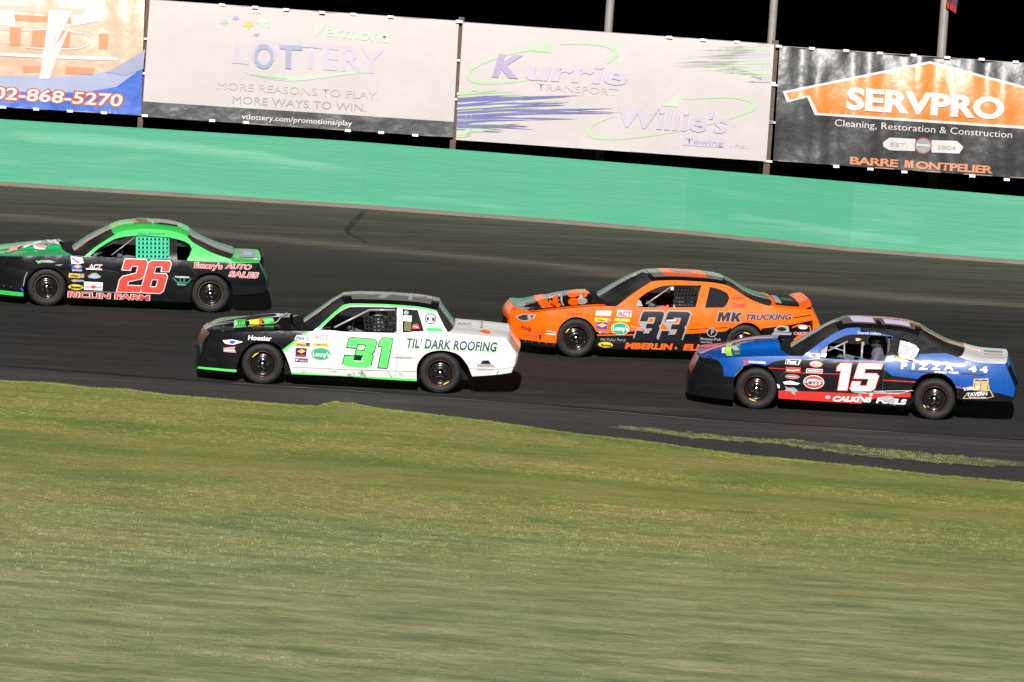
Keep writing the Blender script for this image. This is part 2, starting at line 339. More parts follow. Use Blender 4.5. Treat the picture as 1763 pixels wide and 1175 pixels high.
# ------------------------------------------------------------------ SETTING
def uvmat_track():
    m = bpy.data.materials.new('track_asphalt'); t, b = nodes(m); L = t.links; N = t.nodes.new
    uv = N('ShaderNodeUVMap'); sp = N('ShaderNodeSeparateXYZ'); L.new(uv.outputs[0], sp.inputs[0])
    tc = N('ShaderNodeTexCoord'); mp = N('ShaderNodeMapping'); mp.inputs['Scale'].default_value = (.16, 1.5, 1.5); L.new(tc.outputs['Object'], mp.inputs[0])
    n1 = N('ShaderNodeTexNoise'); n1.inputs['Scale'].default_value = 1.1; n1.inputs['Detail'].default_value = 7; n1.inputs['Roughness'].default_value = .62; L.new(mp.outputs[0], n1.inputs[0])
    # lane coordinate wobbled a little
    w = N('ShaderNodeMath'); w.operation = 'MULTIPLY_ADD'; w.inputs[1].default_value = .035; L.new(n1.outputs[0], w.inputs[0]); L.new(sp.outputs[1], w.inputs[2])
    w2 = N('ShaderNodeMath'); w2.operation = 'SUBTRACT'; w2.inputs[1].default_value = .0175; L.new(w.outputs[0], w2.inputs[0])
    r = N('ShaderNodeValToRGB'); L.new(w2.outputs[0], r.inputs[0]); e = r.color_ramp.elements
    stops = [(0, (.034, .031, .031)), (.20, (.035, .032, .032)), (.292, (.038, .034, .034)), (.302, (.021, .0195, .019)), (.36, (.0165, .0155, .015)), (.45, (.014, .0128, .0122)), (.555, (.0165, .015, .0138)), (.588, (.026, .024, .020)), (.600, (.078, .068, .053)), (.612, (.060, .053, .042)), (.64, (.037, .033, .027)), (.80, (.040, .036, .029)), (.97, (.052, .047, .037)), (1, (.055, .050, .040))]
    e[0].position, e[0].color = stops[0][0], (*stops[0][1], 1); e[1].position, e[1].color = 1, (*stops[-1][1], 1)
    for p, c in stops[1:-1]: q = e.new(p); q.color = (*c, 1)
    n2 = N('ShaderNodeTexNoise'); n2.inputs['Scale'].default_value = 60; n2.inputs['Detail'].default_value = 4; L.new(tc.outputs['Object'], n2.inputs[0])
    mp3 = N('ShaderNodeMapping'); mp3.inputs['Scale'].default_value = (.10, 2.6, 2.6); L.new(tc.outputs['Object'], mp3.inputs[0])
    n3 = N('ShaderNodeTexNoise'); n3.inputs['Scale'].default_value = 2.2; n3.inputs['Detail'].default_value = 8; n3.inputs['Roughness'].default_value = .7; L.new(mp3.outputs[0], n3.inputs[0])
    a = N('ShaderNodeMapRange'); a.inputs[1].default_value = .25; a.inputs[2].default_value = .75; a.inputs[3].default_value = .42; a.inputs[4].default_value = 1.72; L.new(n3.outputs[0], a.inputs[0])
    a2 = N('ShaderNodeMapRange'); a2.inputs[1].default_value = .3; a2.inputs[2].default_value = .7; a2.inputs[3].default_value = .75; a2.inputs[4].default_value = 1.25; L.new(n2.outputs[0], a2.inputs[0])
    mu = N('ShaderNodeMath'); mu.operation = 'MULTIPLY'; L.new(a.outputs[0], mu.inputs[0]); L.new(a2.outputs[0], mu.inputs[1])
    vm = N('ShaderNodeVectorMath'); vm.operation = 'SCALE'; L.new(r.outputs[0], vm.inputs[0]); L.new(mu.outputs[0], vm.inputs['Scale'])
    mp4 = N('ShaderNodeMapping'); mp4.inputs['Scale'].default_value = (.35, 1.3, 1.3); L.new(tc.outputs['Object'], mp4.inputs[0])
    n4 = N('ShaderNodeTexNoise'); n4.inputs['Scale'].default_value = .9; n4.inputs['Detail'].default_value = 9; n4.inputs['Roughness'].default_value = .68; L.new(mp4.outputs[0], n4.inputs[0])
    r4 = N('ShaderNodeMapRange'); r4.inputs[1].default_value = .56; r4.inputs[2].default_value = .74; r4.inputs[4].default_value = .6; L.new(n4.outputs[0], r4.inputs[0])
    r5 = N('ShaderNodeMapRange'); r5.inputs[1].default_value = .34; r5.inputs[2].default_value = .29; r5.inputs[3].default_value = .25; L.new(sp.outputs[1], r5.inputs[0])
    m5 = N('ShaderNodeMath'); m5.operation = 'MULTIPLY'; L.new(r4.outputs[0], m5.inputs[0]); L.new(r5.outputs[0], m5.inputs[1])
    mx5 = N('ShaderNodeMix'); mx5.data_type = 'RGBA'; mx5.inputs[7].default_value = (.085, .078, .072, 1); L.new(m5.outputs[0], mx5.inputs[0]); L.new(vm.outputs[0], mx5.inputs[6])
    L.new(mx5.outputs[2], b.inputs['Base Color']); b.inputs['Roughness'].default_value = .85; b.inputs['Specular IOR Level'].default_value = .25
    bp = N('ShaderNodeBump'); bp.inputs['Distance'].default_value = .006; L.new(n2.outputs[0], bp.inputs['Height']); L.new(bp.outputs[0], b.inputs['Normal']); return m
JOINT = [(0, 630), (150, 641), (306, 653), (600, 671), (800, 686), (1000, 702), (1216, 721), (1476, 738), (1763, 758)]
PALE = [(0, 369), (187, 386), (315, 397), (468, 409), (620, 425), (860, 447), (1081, 471), (1283, 489), (1430, 500), (1763, 527)]
WBASE = [(0, 319), (300, 338), (600, 357), (880, 378), (1163, 401), (1463, 432), (1763, 455)]
def curve(px): return [(p.x, p.y) for p in (on_ground(*q) for q in px)]
cJ, cP, cW = curve(JOINT), curve(PALE), curve(WBASE)
def lane(cv, x):
    if x < cv[0][0]: return cv[0][1] + (cv[0][1] - interp(cv, cv[0][0] + 3)) * 0 - .006 * (x - cv[0][0]) ** 2 / 4
    if x > cv[-1][0]: return cv[-1][1] - .006 * (x - cv[-1][0]) ** 2 / 4
    return interp(cv, x)
def track():
    vs = []; uv = []; fs = []; xs = [-60 + i * .75 for i in range(161)]
    for x in xs:
        j, p, w = lane(cJ, x), lane(cP, x), lane(cW, x)
        keys = [(0, 72.), (.2, 84.), (.3, j), (.6, p), (1.0, w), (1.06, w + .6)]
        row = [0, .1, .2] + [.2 + .8 * i / 56 for i in range(1, 57)] + [1.06]
        for v in row:
            y = interp(keys, v); vs.append((x, y, zt(y, x))); uv.append((x / 10, v))
    n = 60
    # exact fold line where the banking starts
    for i in range(len(xs) - 1):
        for k in range(n - 1): fs.append((i * n + k, (i + 1) * n + k, (i + 1) * n + k + 1, i * n + k + 1))
    me = bpy.data.meshes.new('race_track'); me.from_pydata(vs, [], fs); me.materials.append(uvmat_track())
    l = me.uv_layers.new(name='UVMap')
    for lp in me.loops: l.data[lp.index].uv = uv[lp.vertex_index]
    o = bpy.data.objects.new('race_track', me); COL.objects.link(o); tag(o, kind='structure')
track()
# painted / sealed joint line along the apron and skid marks as thin sheets
def strip(name, px, w, m, lift=.008, kind='structure', ground=on_ground):
    mb = MB(); pts = [ground(*p) for p in px]; dn = []
    for a, b in zip(pts, pts[1:]):
        for k in range(12): dn.append(a.lerp(b, k / 12))
    dn.append(pts[-1]); vs = []
    for p in dn:
        ww = w * random.uniform(.7, 1.3)
        for s_ in (-.5, .5): y = p.y + ww * s_; vs.append((p.x, y, zt(y, p.x) + lift))
    mb.add(vs, [(2 * i, 2 * i + 2, 2 * i + 3, 2 * i + 1) for i in range(len(dn) - 1)], m); return tag(mb.build(name), kind=kind)
strip('track_seam', JOINT, .12, mat('seam_tar', (.006, .006, .006), .8))
strip('seam_edge_line', [(400, 660.5), (600, 673.5), (860, 693), (1000, 705), (1216, 724), (1476, 741), (1763, 761)], .06, mat('worn_line_paint', (.20, .19, .18), .8, dirt=.9, dcol=(.03, .03, .03), dscale=3), .008)
sk = MB(); sp_ = cat_open([(630, 362), (614, 378), (598, 396), (603, 404), (618, 412), (634, 421)], 4); sw_ = cat_open([(0, 11), (1, 12), (2, 11), (3, 8), (4, 6), (5, 3)], 4); q = []
for (x, y), (_, w) in zip(sp_, sw_): q += [on_ground(x - w / 2, y), on_ground(x + w / 2, y)]
sk.add([(p.x, p.y, zt(p.y, p.x) + .012) for p in q], [(2 * i, 2 * i + 1, 2 * i + 3, 2 * i + 2) for i in range(len(sp_) - 1)], mat('tyre_mark', (.012, .011, .010), .9)); tag(sk.build('skid_mark'), kind='structure')
def fade(m, scale, stretch, lo, hi):          # worn away in patches
    t = m.node_tree; L = t.links; p = t.nodes['Principled BSDF']; tc = t.nodes.new('ShaderNodeTexCoord'); mp = t.nodes.new('ShaderNodeMapping'); mp.inputs['Scale'].default_value = stretch; L.new(tc.outputs['Object'], mp.inputs[0])
    n = t.nodes.new('ShaderNodeTexNoise'); n.inputs['Scale'].default_value = scale; n.inputs['Detail'].default_value = 8; L.new(mp.outputs[0], n.inputs[0])
    r = t.nodes.new('ShaderNodeMapRange'); r.inputs[1].default_value = lo; r.inputs[2].default_value = hi; L.new(n.outputs[0], r.inputs[0]); L.new(r.outputs[0], p.inputs['Alpha'])
fade(MC['tyre_mark'], 2.0, (4, .7, 1), .25, .85); fade(MC['worn_line_paint'], 1.2, (.5, 4, 1), .35, .75)
# wall
def wall_mat():
    m = bpy.data.materials.new('green_wall_paint'); t, b = nodes(m); L = t.links; N = t.nodes.new
    tc = N('ShaderNodeTexCoord'); mp = N('ShaderNodeMapping'); mp.inputs['Scale'].default_value = (.22, .5, 2.4); L.new(tc.outputs['Object'], mp.inputs[0])
    n = N('ShaderNodeTexNoise'); n.inputs['Scale'].default_value = 1.2; n.inputs['Detail'].default_value = 6; n.inputs['Roughness'].default_value = .55; n.inputs['Distortion'].default_value = .6; L.new(mp.outputs[0], n.inputs[0])
    r = N('ShaderNodeValToRGB'); L.new(n.outputs[0], r.inputs[0]); e = r.color_ramp.elements
    e[0].position = .3; e[0].color = (.040, .272, .155, 1); e[1].position = .55; e[1].color = (.048, .288, .168, 1); q = e.new(.68); q.color = (.078, .31, .195, 1)
    L.new(r.outputs[0], b.inputs['Base Color']); b.inputs['Roughness'].default_value = .55
    mp2 = N('ShaderNodeMapping'); mp2.inputs['Scale'].default_value = (.35, .5, 6); L.new(tc.outputs['Object'], mp2.inputs[0])
    n2 = N('ShaderNodeTexNoise'); n2.inputs['Scale'].default_value = 2; n2.inputs['Detail'].default_value = 10; n2.inputs['Roughness'].default_value = .75; L.new(mp2.outputs[0], n2.inputs[0])
    sc = N('ShaderNodeMapRange'); sc.inputs[1].default_value = .62; sc.inputs[2].default_value = .8; sc.inputs[4].default_value = .18; L.new(n2.outputs[0], sc.inputs[0])
    mx = N('ShaderNodeMix'); mx.data_type = 'RGBA'; mx.inputs[7].default_value = (.13, .30, .20, 1); L.new(sc.outputs[0], mx.inputs[0]); L.new(r.outputs[0], mx.inputs[6]); L.new(mx.outputs[2], b.inputs['Base Color'])
    bp = N('ShaderNodeBump'); bp.inputs['Distance'].default_value = .008; L.new(n2.outputs[0], bp.inputs['Height']); L.new(bp.outputs[0], b.inputs['Normal']); return m
WTOP = [(0, 205.5), (600, 243), (1163, 288), (1763, 339)]
topz = []
for p in WTOP:
    q = at_y(*p, interp(cW, at_y(*p, 106).x)); topz.append((q.x, q.z))
wm = wall_mat(); mcon = mat('pale_concrete', (.17, .145, .115), .85, dirt=.6, dcol=(.06, .055, .05), dscale=5)
wall = empty('barrier_wall', Matrix.Translation((0, lane(cW, 0), zt(lane(cW, 0)))))
tag(wall, 'long green painted concrete wall with scuffs round the outside of the track', 'wall')
WI = wall.matrix_world.inverted()
mb = MB(); led = MB(); xs = [-60 + i * .75 for i in range(161)]; vs = []; lv = []
for x in xs:
    y = lane(cW, x); zb = zt(y, x); z1 = interp(topz, max(-9.5, min(9.5, x)));
    vs += [WI @ Vector(q) for q in ((x, y + .03, zb - .2), (x, y + .02, z1 - .03), (x, y + .05, z1), (x, y + .33, z1), (x, y + .36, zb - .2))]
    lv += [WI @ Vector(q) for q in ((x, y - .05, zb - .1), (x, y - .045, zb + .045 + .015 * math.sin(x * 1.7)), (x, y + .04, zb + .07), (x, y + .05, zb - .1))]
mb.add(vs, [(i * 5 + k, i * 5 + 5 + k, i * 5 + 6 + k, i * 5 + 1 + k) for i in range(160) for k in range(4)], wm); wp = mb.build('wall_face', wall)
led.add(lv, [(i * 4 + k, i * 4 + 4 + k, i * 4 + 5 + k, i * 4 + 1 + k) for i in range(160) for k in range(3)], mcon); led.build('footing', wall)
def on_wall(px, py):
    p = at_y(px, py, 106)
    for _ in range(5): p = at_y(px, py, lane(cW, p.x) + .006)
    return p
def wear(m):        # long pale tyre and paint rub marks along the wall
    t = m.node_tree; L = t.links; N = t.nodes.new; p = t.nodes['Principled BSDF']; tc = N('ShaderNodeTexCoord'); sx = N('ShaderNodeSeparateXYZ'); L.new(tc.outputs['Object'], sx.inputs[0])
    mp = N('ShaderNodeMapping'); mp.inputs['Scale'].default_value = (.5, .5, 3); L.new(tc.outputs['Object'], mp.inputs[0]); n = N('ShaderNodeTexNoise'); n.inputs['Scale'].default_value = 1.5; n.inputs['Detail'].default_value = 6; L.new(mp.outputs[0], n.inputs[0])
    def M2(op, a, b_): q = N('ShaderNodeMath'); q.operation = op; [(L.new(v, q.inputs[i]) if hasattr(v, 'links') else setattr(q.inputs[i], 'default_value', v)) for i, v in enumerate((a, b_))]; return q.outputs[0]
    src = p.inputs['Base Color'].links[0].from_socket
    for P0, P1, P2, half, amt in (((-20, 232), (330, 256), (620, 296), .075, .75), ((100, 244), (260, 252), (430, 268), .04, .5), ((1240, 370), (1400, 392), (1600, 420), .06, .5), ((660, 340), (780, 348), (900, 362), .04, .4)):
        A, B, C = (WI @ on_wall(*q) for q in (P0, P1, P2)); s1 = (C.z - A.z) / (C.x - A.x); bow = (B.z - (A.z + s1 * (B.x - A.x))) / max(1e-3, (B.x - A.x) * (C.x - B.x))
        u = M2('MULTIPLY', M2('SUBTRACT', sx.outputs[0], A.x), M2('SUBTRACT', C.x, sx.outputs[0])); line = M2('ADD', M2('ADD', A.z, M2('MULTIPLY', s1, M2('SUBTRACT', sx.outputs[0], A.x))), M2('MULTIPLY', bow, u))
        dz = M2('ABSOLUTE', M2('ADD', M2('SUBTRACT', sx.outputs[2], line), M2('MULTIPLY', M2('SUBTRACT', n.outputs[0], .5), .22)), 0)
        r = N('ShaderNodeMapRange'); r.interpolation_type = 'SMOOTHSTEP'; r.inputs[1].default_value = half * 1.6; r.inputs[2].default_value = half * .3; L.new(dz, r.inputs[0])
        r2 = N('ShaderNodeMapRange'); r2.interpolation_type = 'SMOOTHSTEP'; r2.inputs[1].default_value = 0; r2.inputs[2].default_value = ((C.x - A.x) / 2) ** 2 * .5; r2.inputs[4].default_value = amt; L.new(u, r2.inputs[0])
        mx = N('ShaderNodeMix'); mx.data_type = 'RGBA'; mx.inputs[7].default_value = (.115, .35, .235, 1); L.new(M2('MULTIPLY', r.outputs[0], r2.outputs[0]), mx.inputs[0]); L.new(src, mx.inputs[6]); src = mx.outputs[2]
    L.new(src, p.inputs['Base Color'])
wear(wm)

# ------------------------------------------------------------------ grass
def grass_mat(name, blades=False):
    m = bpy.data.materials.new(name); t, b = nodes(m); L = t.links; N = t.nodes.new
    tc = N('ShaderNodeTexCoord')
    if blades:
        geo = N('ShaderNodeNewGeometry'); src = geo.outputs['Position']
    else: src = tc.outputs['Object']
    def noise(sc, scale, det, ro=.6):
        mp = N('ShaderNodeMapping'); mp.inputs['Scale'].default_value = sc; L.new(src, mp.inputs[0])
        n = N('ShaderNodeTexNoise'); n.inputs['Scale'].default_value = scale; n.inputs['Detail'].default_value = det; n.inputs['Roughness'].default_value = ro; L.new(mp.outputs[0], n.inputs[0]); return n.outputs[0]
    a = noise((.30, .36, 1), .9, 5); c = noise((.62, 1.2, 1), 1.35, 7, .68); f = noise((2.2, 3, 3), 4, 4, .7)
    r = N('ShaderNodeValToRGB'); L.new(a, r.inputs[0]); e = r.color_ramp.elements
    e[0].position = .36; e[0].color = (.150, .195, .050, 1); e[1].position = .66; e[1].color = (.30, .262, .098, 1)
    q = e.new(.5); q.color = (.235, .250, .066, 1)
    # the near grass is greyer and greener
    sp = N('ShaderNodeSeparateXYZ'); L.new(src, sp.inputs[0])
    ad = N('ShaderNodeMath'); ad.operation = 'MULTIPLY_ADD'; ad.inputs[1].default_value = 14; L.new(a, ad.inputs[0]); L.new(sp.outputs[1], ad.inputs[2])
    g = N('ShaderNodeMapRange'); g.interpolation_type = 'SMOOTHSTEP'; g.inputs[1].default_value = 80; g.inputs[2].default_value = 56; g.inputs[4].default_value = .8; L.new(ad.outputs[0], g.inputs[0])
    mx = N('ShaderNodeMix'); mx.data_type = 'RGBA'; L.new(g.outputs[0], mx.inputs[0]); L.new(r.outputs[0], mx.inputs[6])
    r2 = N('ShaderNodeValToRGB'); L.new(c, r2.inputs[0]); e = r2.color_ramp.elements
    e[0].position = .34; e[0].color = (.185, .24, .125, 1); e[1].position = .70; e[1].color = (.39, .37, .235, 1); q = e.new(.5); q.color = (.275, .305, .145, 1)
    L.new(r2.outputs[0], mx.inputs[7])
    # green band at the track edge
    g2 = N('ShaderNodeMapRange'); g2.interpolation_type = 'SMOOTHSTEP'; g2.inputs[1].default_value = 82.5 + 7; g2.inputs[2].default_value = 89 + 7; g2.inputs[4].default_value = .65; L.new(ad.outputs[0], g2.inputs[0])
    mg = N('ShaderNodeMix'); mg.data_type = 'RGBA'; mg.inputs[7].default_value = (.225, .250, .060, 1); L.new(g2.outputs[0], mg.inputs[0]); L.new(mx.outputs[2], mg.inputs[6])
    k1 = N('ShaderNodeMapRange'); k1.inputs[1].default_value = .3; k1.inputs[2].default_value = .7; k1.inputs[3].default_value = .76; k1.inputs[4].default_value = 1.10; L.new(c, k1.inputs[0])
    k2 = N('ShaderNodeMapRange'); k2.inputs[1].default_value = .3; k2.inputs[2].default_value = .7; k2.inputs[3].default_value = .8; k2.inputs[4].default_value = 1.25; L.new(f, k2.inputs[0])
    mu = N('ShaderNodeMath'); mu.operation = 'MULTIPLY'; L.new(k1.outputs[0], mu.inputs[0]); L.new(k2.outputs[0], mu.inputs[1])
    if blades: mu2 = N('ShaderNodeMath'); mu2.operation = 'MULTIPLY'; mu2.inputs[1].default_value = GB; L.new(mu.outputs[0], mu2.inputs[0]); mu = mu2
    vm = N('ShaderNodeVectorMath'); vm.operation = 'SCALE'; L.new(mg.outputs[2], vm.inputs[0]); L.new(mu.outputs[0], vm.inputs['Scale'])
    L.new(vm.outputs[0], b.inputs['Base Color']); b.inputs['Roughness'].default_value = .8; b.inputs['Specular IOR Level'].default_value = .15
    if not blades:
        bp = N('ShaderNodeBump'); bp.inputs['Distance'].default_value = .05; L.new(f, bp.inputs['Height']); L.new(bp.outputs[0], b.inputs['Normal'])
    return m
GB = .9
gm = grass_mat('infield_grass')
GEDGE = [(-400, 640), (0, 658), (68, 661), (110, 664), (153, 670), (221, 673), (290, 683), (357, 688), (430, 694), (493, 699), (545, 702), (575, 695), (600, 692), (618, 700), (660, 707), (740, 716), (850, 729), (1000, 751), (1108, 762), (1260, 784), (1370, 795), (1476, 805), (1600, 820), (1763, 834), (2200, 880)]
cG = [(p.x, p.y) for p in (on_flat(*q) for q in GEDGE)]
random.seed(3)
def jag(x, s=1.0): return .20 * math.sin(x * 1.3 + 2) * math.sin(x * 4.7) + .12 * math.sin(x * 3.1) * math.sin(x * .9 + 1) + .07 * math.sin(x * 11.3) + .05 * math.sin(x * 23.7) + random.uniform(-.05, .05)
def grassline(x): return interp(cG, x) if cG[0][0] < x < cG[-1][0] else (cG[0][1] if x < 0 else cG[-1][1])
def grass():
    xs = [-150, -80, -40, -20] + [-12 + i * .06 for i in range(401)] + [20, 40, 80, 150]; mb = MB(); vs = []; n = 14
    for x in xs:
        e = grassline(x) + (jag(x) if abs(x) < 12.5 else 0)
        for k in range(n):
            y = [-60, 0, 30, 42, 50, 56, 62, 67, 71, 74, 77, e - 1.0, e - .25, e][k]; y = min(y, e - 1.2) if k < 11 else y
            dz = .03 * math.sin(y * .9 + x * .2) * sm(42, 50, y) * (1 if k < 11 else .0)
            vs.append((x, y, .022 + dz * .5 if k < 12 else (.018 if k == 12 else .006)))
    mb.add(vs, [(i * n + k, (i + 1) * n + k, (i + 1) * n + k + 1, i * n + k + 1) for i in range(len(xs) - 1) for k in range(n - 1)], gm)
    tag(mb.build('infield_ground', smooth=True), kind='structure')
grass()
mb = MB(); xs_ = [-12 + i * .08 for i in range(301)]; vs = []; dm_ = mat('edge_dirt', (.085, .075, .055), .95, dirt=.9, dcol=(.045, .042, .036), dscale=4)
for x in xs_:
    e = grassline(x); w = .26 + .22 * math.sin(x * 1.7) * math.sin(x * .6) + .1 * math.sin(x * 6.1) + random.uniform(0, .10); vs += [(x, e - .3, .0045 + zt(e - .3, x)), (x, e + max(.03, w), (.0045 + max(0, zt(e + w, x))))]
mb.add(vs, [(2 * i, 2 * i + 2, 2 * i + 3, 2 * i + 1) for i in range(300)], dm_); tag(mb.build('edge_dirt'), kind='structure')
# strip of weeds on the apron
Z7 = zoom(1000, 680, 2.3106)
WE = Z7((90, 132), (170, 127), (280, 131), (400, 150), (560, 165), (700, 178), (800, 178), (950, 193), (1100, 205), (1250, 222), (1400, 240), (1560, 250), (1763, 268), (1763, 288), (1600, 286), (1400, 272), (1300, 262), (1100, 245), (950, 222), (800, 200), (600, 186), (450, 176), (330, 162), (220, 146))
WE2 = Z7((1220, 262), (1380, 282), (1500, 300), (1360, 300), (1240, 280))
def weed(px):
    poly = [(p.x, p.y) for p in (on_flat(*q) for q in px)]; d = dens(poly, .05); r = []
    for k, (x, y) in enumerate(d): r.append((x, y + random.uniform(-.06, .06) + .08 * math.sin(x * 9)))
    return r
dirtm = mat('edge_dirt_soil', (.075, .068, .045), .95, dirt=.9, dcol=(.15, .145, .075), dscale=2.5)
mb = MB()
for w in (WE,):
    p = weed(w); mb.add([(x, y, .009) for x, y in p], tessellate_polygon([[Vector((x, y, 0)) for x, y in p]]), dirtm)
tag(mb.build('apron_weeds'), 'strip of yellow green weeds growing through the apron asphalt', 'weeds', kind='stuff')
weedpoly = [weed(WE)]
# short blades: tufts instanced over the visible infield
def tuft():
    vs = []; fs = []
    for k in range(12):
        a = random.uniform(0, 6.28); r = random.uniform(0, .055); h = random.uniform(.010, .026); w = .0035
        x, y = r * math.cos(a), r * math.sin(a); b = random.uniform(0, 6.28); lx, ly = random.gauss(0, .35) * h, random.gauss(0, .35) * h
        dx, dy = math.cos(b) * w, math.sin(b) * w * .5; i = len(vs)
        vs += [(x - dx, y - dy, 0), (x + dx, y + dy, 0), (x + dx * .7 + lx * .5, y + dy + ly * .5, h * .6), (x - dx * .7 + lx * .5, y - dy + ly * .5, h * .6), (x + lx, y + ly, h)]
        fs += [(i, i + 1, i + 2, i + 3), (i + 3, i + 2, i + 4)]
    return vs, fs
def scatter():
    gmb = grass_mat('grass_blades', True); T = [tuft() for _ in range(10)]; mb = MB(); k = mb.mi(gmb); random.seed(11)
    V, Fc = mb.v, mb.f
    def put(x, y, z, s):
        vs, fs = random.choice(T); a = random.uniform(0, 6.28); c, sn = math.cos(a) * s, math.sin(a) * s; b = len(V)
        V.extend((x + c * p - sn * q, y + sn * p + c * q, z + s * r) for p, q, r in vs); Fc.extend(tuple(b + i for i in f) for f in fs)
    y = 44.5
    while y < 90:
        hw = y * .0915 + .6; n = int(hw * 2 * NT)
        for _ in range(n):
            x = random.uniform(-hw, hw); yy = y + random.uniform(0, .25)
            if yy < grassline(x) - .02: put(x, yy, .015, random.uniform(.6, 1.2))
        y += .25
    for x_ in range(2600):                        # denser, taller fringe where the lawn meets the asphalt
        x = random.uniform(-9.5, 9.5); put(x, grassline(x) - abs(random.gauss(0, .12)) + .05, .004, random.uniform(.8, 1.7))
    for wp_ in weedpoly:
        xs = [p[0] for p in wp_]; ys = [p[1] for p in wp_]
        for _ in range(3200):
            x, y = random.uniform(min(xs), max(xs)), random.uniform(min(ys), max(ys))
            if pip((x, y), wp_) and math.sin(x * 2.3) + math.sin(x * 5.1 + y * 3) + random.uniform(-1, 1.6) > 0: put(x + random.gauss(0, .05), y + random.gauss(0, .10), .004, random.uniform(.5, 1.5))
    mb.m = [k] * len(mb.f); tag(mb.build('grass_blades'), 'short mown infield grass blades between camera and track', 'grass', kind='stuff')
NT = 12.0
scatter()
# land behind the wall, unlit night darkness put into its colour
mb = MB(); prof = [(104, .6), (112, .3), (140, -4), (300, -16), (4500, -16)]; xs = [-4000, -300, -60, -10, 10, 60, 300, 4000]
vs = [(x, y, z) for x in xs for y, z in prof]
mb.add(vs, [(i * 5 + k, i * 5 + 5 + k, i * 5 + 6 + k, i * 5 + 1 + k) for i in range(7) for k in range(4)], mat('night_dark_field', (.012, .016, .008), .95)); tag(mb.build('outfield_ground'), kind='structure')
# ------------------------------------------------------------------ BANNERS ON POSTS
YB = 109.6
wood = mat('weathered_post', (.10, .065, .045), .8, dirt=.6, dcol=(.2, .17, .15), dscale=9); galv = mat('galvanised_pole', (.30, .27, .25), .5, .3, dirt=.5, dcol=(.16, .14, .13), dscale=4)
clipm = mat('white_tie', (.95, .94, .95), .3, 0, .5); cable = mat('support_cable', (.28, .22, .18), .5, .3)
vw = mat('banner_vinyl', (.47, .435, .43), .5, 0, .1, .03, 1.3, .25, (.45, .40, .385), 1.5)
def bannerdark(name, col, rough=.34):
    m = mat(name, col, .46, 0, 0, .05, 2.0, spec=1.0); return m
bk = bannerdark('black_banner_vinyl', (.035, .035, .038)); bo = bannerdark('orange_banner_vinyl', (.72, .20, .035)); bb = bannerdark('blue_banner_vinyl', (.045, .12, .50)); bp_ = bannerdark('peach_banner_vinyl', (.62, .38, .26))
def bm_(name, col): return mat(name, col, .5, 0, .1, .01, 1.2, .2, (.5, .46, .45), 2)
pal = dict(wash=bm_('print_wash', (.42, .37, .45)), lav=bm_('print_lavender', (.45, .41, .48)), lav2=bm_('print_violet', (.33, .28, .43)), navy=bm_('print_navy', (.15, .13, .33)), mint=bm_('print_mint', (.43, .54, .40)), mint2=bm_('print_green', (.38, .50, .32)), leaf=bm_('print_leaf', (.30, .46, .30)),
    gold=bm_('print_gold', (.60, .42, .10)), ink=bm_('print_ink', (.33, .30, .30)), inkl=bm_('print_ink_grey', (.42, .38, .375)), pale=bm_('print_white', (.60, .56, .55)), salmon=bm_('print_salmon', (.60, .24, .12)), rust=bm_('print_rust', (.40, .10, .05)), grey=bm_('print_grey', (.30, .31, .33)), sky=bm_('print_slate', (.28, .30, .42)), peach=bm_('print_peach', (.62, .42, .34)))
class Banner:
    def __init__(s, label, TL, TR, BL, BR, base, regions=(), fold=(0, 0), seed=0, clipsT=(), clipsB=(), cat='banner'):
        s.c = [at_y(*p, YB) for p in (TL, TR, BL, BR)]
        TLw, TRw, BLw, BRw = s.c; s.x0, s.x1 = BLw.x, BRw.x; s.z0, s.z1 = BLw.z, TLw.z
        s.root = empty('banner', Matrix.Translation(((s.x0 + s.x1) / 2, YB, s.z0))); tag(s.root, label, cat, 'advertising banners hung above the wall')
        s.inv = s.root.matrix_world.inverted(); A, n = fold; random.seed(seed); ph = [random.uniform(0, 6.3) for _ in range(8)]
        def fo(x, z):
            u = (x - s.x0) / (s.x1 - s.x0); v = (z - s.z0) / (s.z1 - s.z0)
            f = .008 * math.sin(u * 9 + ph[0]) + .006 * math.sin(v * 5 + u * 7 + ph[1])
            f += -A * 1.7 * math.sin(math.pi * max(0, min(1, v)) ** 1.3) + A * (.5 * math.sin(u * n * 6.283 + ph[2] + 1.5 * math.sin(v * 2 + ph[3])) + .3 * math.sin(u * n * 11 + v * 3 + ph[4]) + .25 * math.sin((u * 8 - v * 5) * 2 + ph[5]) * (1 - v))
            return f
        s.fo = fo
        s.S = Surf(lambda x, z, off: (x - s.root.location.x, fo(x, z) - off * 1.7, z - s.root.location.z), s.root.matrix_world, ((s.x0 + s.x1) / 2, (s.z0 + s.z1) / 2), .12)
        s.mb = MB(); out = [(TLw.x, TLw.z), (TRw.x, TRw.z), (BRw.x, BRw.z), (BLw.x, BLw.z)]
        patch(s.mb, out, s.S.map, base, [(s.S.PL(r), m) for r, m in regions], step=(.11, .13)); s.mb.build('sheet', s.root, True, .004)
        s.art = MB()
        cb = MB(); m_ = 14
        for (a, b) in ((BLw, BRw), (TLw, TRw)):
            cb.tube([s.inv @ Vector((a.x + (b.x - a.x) * k / m_, YB + .02, a.z + (b.z - a.z) * k / m_)) for k in range(m_ + 1)], .011, cable, 5)
        cb.build('support_cable', s.root)
        for px in list(clipsT) + list(clipsB):
            w = at_y(*px, YB - .02); q = s.inv @ w; c = MB(); c.box((q.x - .055, q.y - .03, q.z - .022), (q.x + .055, q.y + .05, q.z + .022), clipm); c.build('tie', s.root)
    def done(s): s.art.build('print', s.root, True)
Z5 = zoom(0, 0, 3.526); Z6 = zoom(240, 0, 3.148); Z77 = zoom(760, 0, 3.0397); Z8 = zoom(1300, 0, 3.4557)
